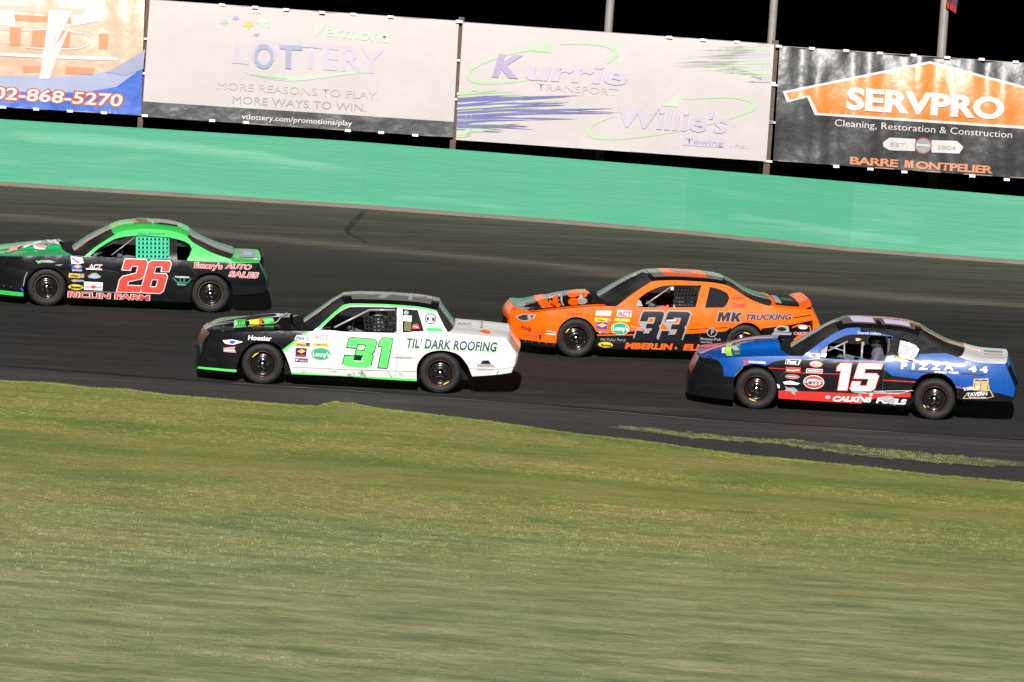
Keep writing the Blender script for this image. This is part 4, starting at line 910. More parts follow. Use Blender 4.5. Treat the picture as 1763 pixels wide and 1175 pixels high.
reg = [(ZA((0, 380), (1245, 440), (1245, 478), (975, 668), (960, 1000), (0, 1000)), K), (ZA((1215, 478), (1262, 470), (985, 690), (968, 668)), G),
       (ZA((1262, 475), (1560, 160), (1900, 120)) + ZB((950, 200), (950, 290), (700, 246), (400, 222), (100, 214)) + ZA((1640, 222), (1540, 285), (1330, 470)), G), (ZB((430, 190), (495, 190), (493, 234), (470, 234)), G),
       (ZA((0, 820), (125, 830), (300, 845), (515, 862), (515, 1000), (0, 1000)), G), (ZA((1060, 888), (1640, 925), (1640, 1000), (1060, 1000)), G), (ZB((-10, 918), (345, 938), (700, 958), (700, 1000), (-10, 1000)), G)]
c.body(out, reg, [win, qw], Wh)
rail = ZA((1615, 203), (1762, 196)) + ZB((200, 198), (400, 203), (700, 226), (888, 262))
roof, _, _ = c.panel('roof', rail, M['black'], (.06, .06), (-.08, .04), 3, sexp=.5)
c.panel('windshield', ZA((1300, 462), (1400, 375), (1520, 268), (1615, 203)), M['glass'], (.045, .06), (-.20, -.08), 2.6, sexp=.5)
c.panel('rear_window', ZB((888, 262), (940, 370), (1003, 482)), M['glass'], (.06, .05), (.04, .10), 2.6, sexp=.5)
hood, _, _ = c.panel('hood', ZA((340, 486), (520, 482), (700, 479), (1000, 471), (1180, 473)), K, (.01, .03), (-.18, -.24), 3, hump=(.075, .27, .73))
deck, _, _ = c.panel('trunk_lid', ZB((1003, 484), (1040, 500), (1300, 521), (1590, 546)), Wh, (.04, .03), (.10, .05), 4, sexp=.4)
c.panel('cowl', ZA((1180, 473), (1240, 476), (1300, 462)), M['dark'], (.045, .045), (-.20, -.20), 3)
c.fascia('front_bumper', ZA((340, 486), (285, 505), (235, 560), (180, 640), (140, 740), (122, 848)), K, [-.18, -.20, -.18, -.14, -.09, -.07], .01, [((1, 3, 2, 12), M['grille']), ((1, 3, 18, 28), M['grille']), ((4, 5, 0, 30), K)])
c.fascia('rear_bumper', ZB((1590, 546), (1606, 575), (1650, 650), (1688, 700), (1680, 800), (1640, 892)), Wh, [.05, .05, .06, .07, .07, .06], .03, [((1, 3, 1, 9), M['tail']), ((1, 3, 21, 29), M['tail'])])
b = MB(); hood.poly(b, [(.02, .5), (.5, .66), (.86, .62), (.9, .5), (.86, .40), (.5, .32)], M['vtint'], .004, raw=True); hood.poly(b, [(.05, .5), (.5, .64), (.80, .60), (.84, .5), (.80, .42), (.5, .35)], M['vblack'], .006, raw=True)
hood.poly(b, ZA((490, 378), (520, 365), (610, 365), (612, 440), (500, 450)), G, .008); hood.poly(b, ZA((640, 368), (740, 360), (740, 408), (645, 412)), M['vyellow'], .008); hood.poly(b, ZA((742, 350), (768, 345), (772, 405), (745, 408)), M['vorange'], .01); hood.poly(b, ZA((775, 360), (880, 350), (890, 385), (800, 405)), G, .008)
for k in range(5): hood.band(b, ZA((505 + k * 22, 440), (530 + k * 20, 372)), 1.2, M['vblack'], .011)
hood.band(b, ZA((495, 372), (512, 405), (485, 452)), 1.6, M['vwhite'], .012); hood.band(b, ZA((630, 430), (740, 415), (900, 400), (960, 345), (1030, 292)), 1.6, M['vgrey'], .012)
b.build('hood_graphic', c.root, True)
b = MB(); roof.poly(b, [(.10, .14), (.92, .14), (.92, .90), (.08, .90)], M['ash'], .003, raw=True); roof.poly(b, [(.36, .2), (.44, .2), (.58, .84), (.50, .84)], M['vgrey'], .006, raw=True); roof.poly(b, [(.68, .2), (.72, .2), (.72, .84), (.68, .84)], M['vgrey'], .006, raw=True); b.build('roof_graphic', c.root)  # grey sheet paints the glare on the black roof, bars are print
b = MB(); deck.text(b, 'ARC', (787, 560), (812, 561), 4, M['vgrey'], .01, 0); deck.poly(b, ZB((1320, 480), (1370, 465), (1430, 480), (1435, 502), (1390, 502)), M['vorange'], .006); deck.poly(b, ZB((1330, 370), (1350, 370), (1350, 445), (1330, 445)), M['vgrey'], .006); b.build('deck_graphic', c.root)
b = MB(); digit(c.side, b, '3', ZB((10, 537))[0], ZB((288, 560))[0], ZB((-62, 822))[0], G, [(1.6, M['vblack'])]); b.build('door_number', c.root)
b = MB(); digit(c.side, b, '1', ZB((322, 540))[0], ZB((447, 548))[0], ZB((262, 836))[0], G, [(1.6, M['vblack'])]); b.build('door_number', c.root)
b = MB(); S = c.side
S.poly(b, ZB((582, 528), (770, 540), (960, 545), (1320, 572), (1515, 575), (1518, 690), (1400, 690), (1180, 680), (960, 660), (770, 655), (582, 648)), M['mintv'] if 'mintv' in M else mat('mint_vinyl', (.38, .72, .38), .4), .008)
S.text(b, "TIL' DARK ROOFING", (698.5, 597.8), (854, 605.3), 16, M['vpurple'], .035, .1, off=.012, sp=1.04); b.build('lettering', c.root)
c.tagstickers([
 [('t', 'Hoosier', (427, 585), (467, 587), 8, M['vwhite'], (.03, .1), dict(outline=M['vblack']))],
 [('p', ZA((370, 565), (470, 555), (580, 580), (480, 610), (400, 600)), M['vwhite']), ('e', ZA((470, 582))[0], 5, 3, M['vblue'])],
 [('p', ZA((375, 640), (500, 628), (490, 655), (510, 690), (380, 680), (395, 662)), M['vpink']), ('b', ZA((380, 665), (500, 668)), 1.5, M['vwhite'])],
 [('p', ZA((1120, 510), (1260, 515), (1240, 565), (1095, 555)), M['vtint']), ('t', 'Fast 1', (510, 584), (529, 585), 5, M['vpurple'], (.02, .2))],
 [('t', 'ACT', (541, 584), (566, 585.5), 8.5, M['vpink'], (.03, .0))],
 [('r', (507, 589, 534, 596), M['vamber']), ('r', (527, 590, 533.5, 595.5), M['vpurple']), ('t', 'Wilson', (510, 595), (526, 595.8), 3.6, M['vpurple'], (.03, 0))],
 [('r', (539, 590, 566, 596), M['vyellow']), ('t', 'COMPETITION', (541, 595), (564, 596), 3.4, M['vpurple'], (.03, 0))],
 [('r', (509.5, 599, 528, 614), M['vpurple']), ('p', ZA((1125, 675), (1170, 655), (1215, 672), (1170, 698)), M['vamber']), ('r', (511, 611, 527, 613), M['vred'])],
 [('e', (552.5, 609.5), 17, 10.5, M['vgrey']), ('e', (552.5, 609.5), 16, 9.5, M['vgreen']), ('t', "Lenny's", (538.5, 613), (567.5, 614.5), 7.5, M['vwhite'], (.03, 0))],
 [('r', (508, 616.5, 530, 623), M['vpurple']), ('p', ZA((1110, 752), (1140, 752), (1130, 772), (1110, 772)), M['vwhite']), ('t', 'SUNOCO', (515, 622), (528, 622.6), 3, M['vwhite'], (.02, 0))],
 [('e', ZB((829, 346))[0], 9.8, 9.4, M['vblack']), ('e', ZB((829, 346))[0], 8, 7.6, M['vwhite']), ('r', (734.5, 546, 748.5, 552), M['vblack']), ('e', ZB((829, 346))[0], 2.5, 5.5, M['vwhite'])],
 [('r', (735, 564, 762, 570), M['lime']), ('t', 'ROOFING', (738, 569), (759, 570.3), 4, M['vgreen'], (.02, 0))],
 [('t', 'RACEWORKS', (681, 617.5), (708, 618.5), 4.2, M['vgrey'], (.04, .2))],
 [('p', ZB((1300, 815), (1340, 800), (1345, 770), (1420, 760), (1440, 800), (1475, 820), (1475, 836), (1295, 832)), M['vgrey']), ('p', ZB((1335, 800), (1360, 770), (1415, 770), (1440, 805)), M['vblack']), ('t', 'HIGHWAY AUTO', (820, 637.5), (850, 638.8), 3.4, M['vgrey'], (.02, 0))],
 [('e', ZB((518, 375))[0], 1.5, 1.8, M['vgrey']), ], [('r', (687, 559, 690.5, 562.5), M['vamber'])], [('r', (686, 567, 691, 571), M['vpink'])],
 [('b', ZB((50, 885), (60, 940)), 2, M['vgrey'])],
 [('b', ZB((130, 870), (170, 940)), 5, M['vgrey'])],
 [('b', ZB((400, 885), (440, 940)), 1.6, M['vgrey'])],
 [('b', ZB((500, 885), (560, 930)), 1.2, M['vgrey'])],
 [('p', ZB((-20, 900), (40, 905), (20, 918), (60, 935), (-10, 925)), M['vgrey']), ('b', ZB((100, 890), (140, 905), (120, 925)), 1.3, M['vblack'])], [('b', ZB((1180, 795), (1230, 790), (1500, 840)), .7, M['vgrey'])], [('b', ZB((1520, 870), (1500, 910)), 1.2, M['vblack'])], [('b', ZA((1480, 880), (1530, 885)), .8, M['vblack'])], [('b', ZA((1160, 860), (1180, 890), (1215, 880)), .8, M['vgrey'])],
])
b = MB(); S = c.side; pts = [S.P(*p) for p in ZB((552, 253), (698, 265), (757, 471), (552, 488))]; b.add([(x, c.f(x, z) + .02, z) for x, z in pts], [(0, 1, 2, 3)], M['tint']); o = b.build('quarter_panel_insert', c.root)
c.tagstickers([[('e', ZB((583, 285))[0], 4.5, 3.8, M['vgrey']), ('r', (694.5, 543, 709, 553), M['vwhite']), ('r', (696.5, 554, 708, 570), M['olive']), ('p', ZB((650, 405), (700, 395), (722, 448), (640, 448)), M['vred']), ('b', ZB((660, 420), (705, 435)), 1.6, M['vwhite'])]])
c.part('spoiler', lambda b: b.add([(c.W + 1.02, .22, .80), (c.W + 1.12, 1.62, .80), (c.W + 1.06, 1.62, .90), (c.W + 1.06, .22, .90)], [(0, 1, 2, 3)], M['glass']))
for k, (x, near) in enumerate(((0, 1), (c.W, 1), (0, 0), (c.W, 0))): c.wheel(x, near, M['ring_r'], marks=[(110, 150, .185, M['ring_m'])] if k == 0 else [(-75, -40, .185, M['ring_m'])] if k == 1 else [], rot=.3 * k)
c.chassis(-.75, c.W + .85, .62, 2.55, .70, .74)
c.cage(.86, .93, 1.28, 1.27, 2.05, 1.27, M['cage'], [(S.P(*ZA((1500, 440))[0]), S.P(*ZB((210, 262))[0]), .017), (S.P(*ZB((210, 262))[0]), S.P(*ZB((470, 262))[0]), .017)])
c.net(ZB((160, 330), (480, 320), (480, 490), (170, 490)), 8, 4, M['netk'], .026)
c.driver('driver in dark suit and helmet at the wheel of the white car 31', M['helmw'])
rivets(c, ZA((405, 330), (392, 372), (382, 425), (372, 470), (265, 380)) + ZA((630, 428),))

seams(c, [ZA((1075, 835), (1400, 850), (1640, 862)), ZB((0, 862), (340, 872), (690, 880)), ZA((1262, 480), (1075, 700)), ZB((515, 500), (500, 700), (470, 950)), ZB((1215, 850), (1500, 860), (1690, 835)), ZB((400, 735), (720, 745))])
# ================= black and green car 26
c = Car('black stock car with bright green roof and red number 26, leftmost in the photo', (79, 528.3), (361, 539.3), zb=.95)
out = ZC((-160, 505), (-60, 488), (20, 477), (200, 480), (450, 472), (620, 470), (790, 472), (850, 484), (960, 392), (1060, 325), (1165, 262), (1250, 225), (1400, 207)) + ZD((100, 203), (300, 214), (450, 242), (543, 285), (600, 340), (700, 398), (830, 460), (965, 505), (1010, 537), (1150, 543), (1265, 547), (1285, 600), (1335, 700), (1345, 790), (1310, 850), (1010, 870), (985, 770), (905, 680), (790, 645), (675, 668), (607, 742), (580, 850), (575, 945), (150, 925), (0, 918)) + ZC((1000, 908), (690, 902), (688, 800), (665, 705), (590, 628), (480, 592), (365, 615), (285, 690), (243, 800), (236, 884), (0, 862), (-160, 842), (-190, 700), (-180, 580))
win = ZC((905, 480), (1000, 402), (1150, 312), (1250, 287), (1370, 276)) + ZD((100, 272), (250, 280), (362, 292), (362, 512), (0, 505))
qw = ZD((440, 312), (520, 335), (570, 368), (583, 412), (567, 470), (535, 523), (440, 518))
Gn, K = M['green'], M['black']
reg = [(ZC((830, 488), (900, 380), (1100, 180), (1800, 150)) + ZD((700, 200), (1300, 480), (1300, 548), (1010, 545), (700, 533), (540, 525), (560, 470), (590, 412), (570, 365), (520, 330), (440, 308), (362, 290), (100, 268)) + ZC((1370, 272), (1250, 283), (1150, 308), (1000, 398), (895, 485)), Gn),
       (ZC((-300, 790), (0, 818), (240, 845), (240, 900), (-300, 900)), Gn)]
c.body(out, reg, [win, qw], K)
rail = ZC((1165, 262), (1250, 225), (1400, 207)) + ZD((100, 203), (300, 214), (450, 242), (543, 285))
roof, _, _ = c.panel('roof', rail, Gn, (.06, .06), (-.08, .04), 3, sexp=.5)
ws, _, _ = c.panel('windshield', ZC((850, 484), (960, 392), (1060, 325), (1165, 262)), M['glass'], (.045, .06), (-.20, -.08), 2.6, sexp=.5)
c.panel('rear_window', ZD((543, 285), (600, 340), (700, 398), (830, 460), (965, 505)), M['glass'], (.06, .05), (.04, .10), 2.6, sexp=.5)
hood, _, _ = c.panel('hood', ZC((-160, 505), (-60, 488), (20, 477), (200, 480), (450, 472), (620, 470), (740, 471)), M['dgreen'], (.02, .05), (-.10, -.24), 2.4, hump=(.05, .25, .75))
deck, _, _ = c.panel('trunk_lid', ZD((965, 505), (1010, 537), (1150, 543), (1265, 547)), Gn, (.04, .03), (.10, .05), 4, sexp=.4)
c.panel('cowl', ZC((740, 471), (790, 472), (850, 484)), M['dark'], (.045, .045), (-.20, -.20), 3)
c.fascia('front_bumper', ZC((-160, 505), (-180, 580), (-190, 700), (-160, 842)), K, [-.10, -.12, -.12, -.12], .02)
c.fascia('rear_bumper', ZD((1265, 547), (1285, 600), (1335, 700), (1345, 790), (1310, 850)), K, [.05, .05, .06, .06, .05], .03, [((1, 3, 0, 5), M['vteal'])])
b = MB(); P_ = ZC
hood.poly(b, P_((40, 440), (150, 385), (330, 345), (480, 315), (580, 306), (620, 325), (600, 372), (560, 362), (470, 385), (460, 425), (400, 425), (330, 375), (200, 410), (90, 450)), M['vgrey'], .005)
for pts, m in ((P_((90, 430), (210, 380), (330, 365)), 'vpink'), (P_((180, 412), (260, 370), (330, 350)), 'black'), (P_((340, 380), (380, 410), (450, 415)), 'vwhite'), (P_((400, 350), (470, 370), (560, 345)), 'black'), (P_((560, 320), (568, 350), (590, 366)), 'vwhite'), (P_((590, 318), (600, 345)), 'black'), (P_((480, 325), (520, 345), (555, 320)), 'vwhite'), (P_((240, 395), (300, 372), (420, 340)), 'vwhite')): hood.band(b, pts, 3.0, M[m], .009)
b.build('hood_graphic', c.root, True)
b = MB(); roof.poly(b, [(.30, .25), (.52, .25), (.50, .8), (.28, .8)], M['rust'], .005, raw=True); roof.poly(b, [(.34, .35), (.48, .35), (.46, .65), (.32, .65)], M['olive'], .007, raw=True); roof.poly(b, [(.56, .25), (.86, .28), (.84, .8), (.54, .8)], M['rose'], .005, raw=True); roof.poly(b, [(.60, .22), (.84, .22), (.84, .32), (.60, .32)], M['vblack'], .008, raw=True); b.build('roof_graphic', c.root)
b = MB(); deck.poly(b, [(.25, .2), (.8, .22), (.8, .8), (.25, .8)], M['vgrey'], .005, raw=True); deck.poly(b, [(.4, .35), (.7, .35), (.7, .6), (.4, .6)], M['vsky'], .007, raw=True); b.build('deck_graphic', c.root)
for ch, tl, tr, bl in (('2', (820, 353), (937, 358), (738, 560)), ('6', (938, 360), (1086, 366), (885, 566))):
    b = MB()
    if ch == '2': digit(c.side, b, ch, R1((790, 353))[0], R1((937, 358))[0], R1((738, 560))[0], M['vred'], [(1.2, M['vwhite'])])
    else: digit(c.side, b, ch, R1((945, 362))[0], R1((1087, 367))[0], R1((885, 565))[0], M['vred'], [(1.2, M['vwhite'])])
    b.build('door_number', c.root)
b = MB(); S = c.side
S.text(b, 'RICLIN FARM', (117, 511.5), (257, 517.3), 9, M['vred'], .03, 0, outline=M['vwhite'], ow=.04, sp=.95); b.build('lettering', c.root)
b = MB(); S.text(b, "Emery's", (334, 461), (382, 463.5), 9.5, M['vred'], .03, .1, outline=M['vwhite'], ow=.035, sp=1.0); S.text(b, 'AUTO', (387.5, 462), (431, 464.5), 8.5, M['vred'], .02, .35, outline=M['vwhite'], ow=.04); S.text(b, 'SALES', (393.5, 476.3), (443, 479), 9.5, M['vred'], .02, .3, outline=M['vwhite'], ow=.04, off=.012); b.build('lettering', c.root)
b = MB(); S.text(b, 'John Donahue', (236, 404), (283, 404.5), 4.6, M['vteal'], 0, .2, off=.012); b.build('driver_name', c.root)
c.tagstickers([
 [('p', ZC((715, 475), (830, 490), (850, 545), (800, 560), (720, 555)), M['vtint']), ('b', ZC((730, 500), (800, 545)), 2, M['vblue']), ('b', ZC((760, 485), (775, 520)), 2, M['vwhite'])],
 [('r', (123.5, 456.5, 141.5, 466), M['vblue']), ('p', ZC((745, 580), (785, 562), (828, 580), (785, 602)), M['vamber']), ('t', 'SUNOCO', (124.5, 466.5), (141, 467.2), 2.4, M['vwhite'], (.03, 0))],
 [('t', 'ACT', (151, 463), (174.5, 464), 8, M['vwhite'], (.06, .2)), ('t', 'ACT', (151, 463), (174.5, 464), 7.4, M['vred'], (.01, .2)), ('b', ZC((870, 606), (1032, 612)), 2, M['vwhite'])],
 [('r', (118.5, 470.5, 138.5, 478), M['vamber']), ('r', (139, 471.5, 145, 478.5), M['vgrey']), ('t', 'Wilson', (121, 476.5), (136, 477), 4, M['vblack'], (.03, 0))],
 [('p', ZC((885, 680), (930, 650), (970, 645), (1020, 680), (1015, 695), (960, 705), (900, 698)), M['vgrey']), ('e', ZC((955, 685))[0], 7, 3, M['vsky'])],
 [('p', ZC((715, 720), (750, 712), (850, 720), (850, 735), (740, 738)), M['vgrey'])],
 [('e', ZC((768, 790))[0], 12.8, 4.6, M['vyellow']), ('t', 'Bassett', (121, 496.5), (141, 497), 5, M['vblack'], (.05, .1))],
 [('r', (145, 485, 177, 499), M['vwhite']), ('r', (147, 492, 175.5, 495.5), M['vpink']), ('e', ZC((945, 790))[0], 4, 2.8, M['vred']), ('t', 'Community Bank', (147, 490.3), (175, 491.5), 3, M['vgrey'], (0, 0))],
 [('t', 'TRANSMISSION', (301, 478), (325.5, 479), 2.6, M['vwhite'], (.04, 0)), ('b', ZD((400, 695), (440, 740), (550, 745), (580, 705)), 1.2, M['vgreen']), ('b', ZD((470, 700), (475, 740)), 1.2, M['vgreen']), ('b', ZD((510, 700), (512, 740)), 1.2, M['vgreen'])],
 [('t', 'Sunoco', (304.5, 491), (320, 491.6), 4.2, M['vgrey'], (.04, .2))],
 [('p', ZC((400, 520), (500, 515), (565, 535), (520, 545), (420, 540)), M['vgrey']), ('b', ZC((365, 525), (410, 545)), 2, M['lime']), ('b', ZC((410, 520), (385, 550)), 2, M['lime'])],
 [('p', ZC((550, 565), (640, 560), (600, 576)), M['vgrey'])],
 [('b', ZC((690, 830), (1010, 838), (1351, 850)), .9, M['vgrey'])],
 [('b', ZC((275, 640), (250, 700), (235, 780)), 1.3, M['vgrey']), ('b', ZC((210, 800), (235, 830)), 3, M['vblue'])],
])
c.part('spoiler', lambda b: (b.box((c.W + .86, .22, .80), (c.W + .89, 1.62, .97), M['vblack']),))
for k, (x, near) in enumerate(((0, 1), (c.W, 1), (0, 0), (c.W, 0))): c.wheel(x, near, M['ring_y'], rot=.2 * k)
c.chassis(-.75, c.W + .75, .55, 2.5, .68, .72)
c.cage(.75, .93, 1.35, 1.24, 2.02, 1.26, M['cage'], [(S.P(*ZC((1130, 470))[0]), S.P(*ZC((1370, 285))[0]), .009)])
c.part('door_post', lambda b: b.add([(x, c.f(x, z) + .03, z) for x, z in S.PL(ZD((385, 296), (430, 306), (445, 520), (385, 512)))], [(0, 1, 2, 3)], M['dark']))
c.net(ZD((35, 285), (362, 292), (362, 508), (35, 500)), 8, 5, M['netg'], .036)
c.driver('driver in dark suit behind the green window net of the black car 26', M['helm'])
rivets(c, ZC((165, 330), (175, 468)) + ZC((38, 778), (112, 790)))

seams(c, [ZC((690, 560), (900, 600), (1200, 640)), ZD((560, 560), (630, 660)), ZC((790, 478), (700, 590))])
# ================= orange and black car 33
c = Car('orange and black stock car number 33, between the white car and the blue car', (990, 616.5), (1279, 626.5), zb=.95)
out = ZE((195, 540), (330, 572), (480, 560), (700, 537), (850, 524), (1000, 514), (1160, 517), (1180, 517), (1330, 402), (1480, 302), (1555, 264)) + ZF((120, 255), (250, 256), (350, 262), (550, 275), (700, 302), (800, 352), (920, 430), (1040, 485), (1140, 512), (1300, 535), (1560, 548), (1580, 572), (1640, 700), (1650, 800), (1630, 925), (1105, 935), (1098, 880), (1075, 790), (1015, 712), (930, 680), (850, 690), (755, 750), (705, 840), (692, 970), (300, 968), (0, 960)) + ZE((1350, 952), (990, 935), (985, 800), (940, 708), (870, 648), (780, 625), (700, 640), (620, 705), (582, 800), (570, 935), (330, 905), (90, 852), (120, 740), (108, 650), (112, 600), (150, 570))
win = ZE((1375, 522), (1405, 440), (1500, 370), (1620, 318), (1700, 305)) + ZF((200, 303), (455, 305), (425, 420), (397, 526), (0, 530))
qw = ZF((540, 320), (640, 345), (718, 385), (738, 430), (715, 490), (680, 530), (490, 532), (515, 430))
Or, K = M['orange'], M['black']
reg = [(ZE((960, 768), (1150, 790), (1400, 760), (1585, 760)) + ZF((100, 800), (330, 792), (700, 768), (760, 720), (720, 1100), (-610, 1100)), K), (ZE((960, 800), (1380, 798), (1380, 808), (960, 812)), Or), (ZF((330, 748), (720, 725), (715, 735), (330, 756)), K), (ZF((1060, 740), (1330, 705), (1580, 655), (1580, 780), (1440, 800), (1100, 1100), (1060, 1100)), K), (ZF((1380, 628), (1560, 600), (1560, 612), (1380, 640)), K), (ZE((0, 838), (120, 832), (330, 862), (580, 888), (580, 1000), (0, 1000)), K)]
c.body(out, reg, [win, qw], Or)
rail = ZE((1555, 264),) + ZF((120, 255), (250, 256), (350, 262), (550, 275), (700, 302))
roof, _, _ = c.panel('roof', rail, K, (.06, .06), (-.08, .04), 3, sexp=.5)
c.panel('windshield', ZE((1180, 517), (1330, 402), (1480, 302), (1555, 264)), M['glass'], (.045, .06), (-.20, -.08), 2.6, sexp=.5)
c.panel('rear_window', ZF((700, 302), (800, 352), (920, 430), (1040, 485), (1140, 512)), M['glass'], (.06, .05), (.04, .10), 2.6, sexp=.5)
hood, _, _ = c.panel('hood', ZE((195, 540), (330, 572), (480, 560), (700, 537), (850, 524), (1000, 514), (1090, 515)), K, (.01, .05), (-.07, -.24), 3, hump=(.06, .25, .75))
deck, _, _ = c.panel('trunk_lid', ZF((1140, 512), (1300, 535), (1560, 548)), Or, (.04, .05), (.10, .05), 4, sexp=.4, shape=lambda u, t, x, z: (x, z + .05 * sm(.8, 1, u)))
c.panel('cowl', ZE((1090, 515), (1160, 517), (1180, 517)), M['dark'], (.045, .045), (-.20, -.20), 3)
c.fascia('front_bumper', ZE((195, 540), (150, 570), (112, 600), (108, 650), (120, 740), (90, 852)), Or, [-.06, -.06, -.05, -.05, -.08, -.10], .01, [((3, 5, 4, 26), M['dark'])])
c.fascia('rear_bumper', ZF((1560, 548), (1580, 572), (1640, 700), (1650, 800), (1630, 925)), Or, [.05, .05, .06, .06, .05], .05, [((3, 4, 0, 30), K)])
b = MB(); hd = hood
hd.poly(b, [(.32, .08), (.44, .08), (.44, .92), (.32, .92)], M['orange'], .004, raw=True); hd.band(b, ZE((640, 380), (650, 520)), 3, M['vgrey'], .007)
for k, (x, y) in enumerate(((790, 385), (830, 470), (850, 395), (750, 480), (740, 400))): hd.ell(b, ZE((x, y))[0], 10, 6, M['orange'] if k != 1 else M['vgrey'], .006 + .001 * k)
for x, y in ((435, 440), (435, 480), (445, 520), (560, 435), (560, 490), (590, 510)): hd.ell(b, ZE((x, y))[0], 5, 4, M['orange'], .006)
hd.text(b, 'MK', (945, 527), (964, 526), 9, M['orange'], .03, 0, off=.008)
hd.poly(b, [(0, .0), (1, .0), (1, .035), (0, .035)], M['orange'], .004, raw=True); b.build('hood_graphic', c.root, True)
b = MB(); roof.poly(b, [(.06, .12), (.96, .12), (.94, .92), (.04, .92)], M['ash'], .003, raw=True); roof.poly(b, [(.22, .16), (.76, .16), (.74, .84), (.18, .84)], M['orange'], .006, raw=True); roof.poly(b, [(.36, .40), (.62, .40), (.61, .6), (.35, .6)], M['ash'], .009, raw=True); b.build('roof_graphic', c.root)  # ash areas are roof glare painted grey, orange is print
b = MB(); deck.poly(b, [(.1, .06), (.70, .06), (.66, .94), (.1, .94)], M['vblack'], .005, raw=True); deck.poly(b, [(.30, .3), (.6, .3), (.6, .5), (.3, .5)], M['vteal'], .007, raw=True); deck.poly(b, [(.1, .12), (.26, .12), (.26, .6), (.1, .6)], M['vgrey'], .007, raw=True); b.build('deck_graphic', c.root)
for tl, tr, bl in ((E_ := ZE((1450, 566), (1672, 568), (1355, 858))), (F_ := ZF((120, 566), (350, 572), (15, 872)))):
    b = MB(); digit(c.side, b, '3', tl, tr, bl, M['vblack'], [(2.2, M['vgrey'])]); b.build('door_number', c.root)
b = MB(); S = c.side
digit(S, b, 'M', ZF((632, 574))[0], ZF((752, 574))[0], ZF((612, 666))[0], M['vblack'], [(.9, M['vgrey'])], .012); digit(S, b, 'K', ZF((768, 576))[0], ZF((868, 578))[0], ZF((750, 668))[0], M['vblack'], [(.9, M['vgrey'])], .012); S.text(b, 'TRUCKING', (1281.5, 550.5), (1361, 550), 9, M['vpurple'], .04, .25, outline=M['vgrey'], ow=.04); b.build('lettering', c.root)
b = MB(); S.text(b, 'MBERLIN', (1075.5, 600), (1156, 602), 10, M['vorange'], .05, .2); b.build('lettering', c.root); b = MB(); S.text(b, 'ELLC', (1176, 602.5), (1224, 604), 10, M['vorange'], .05, .2); S.ell(b, (1163.5, 599.5), 2, 2.4, M['vorange']); b.build('lettering', c.root)
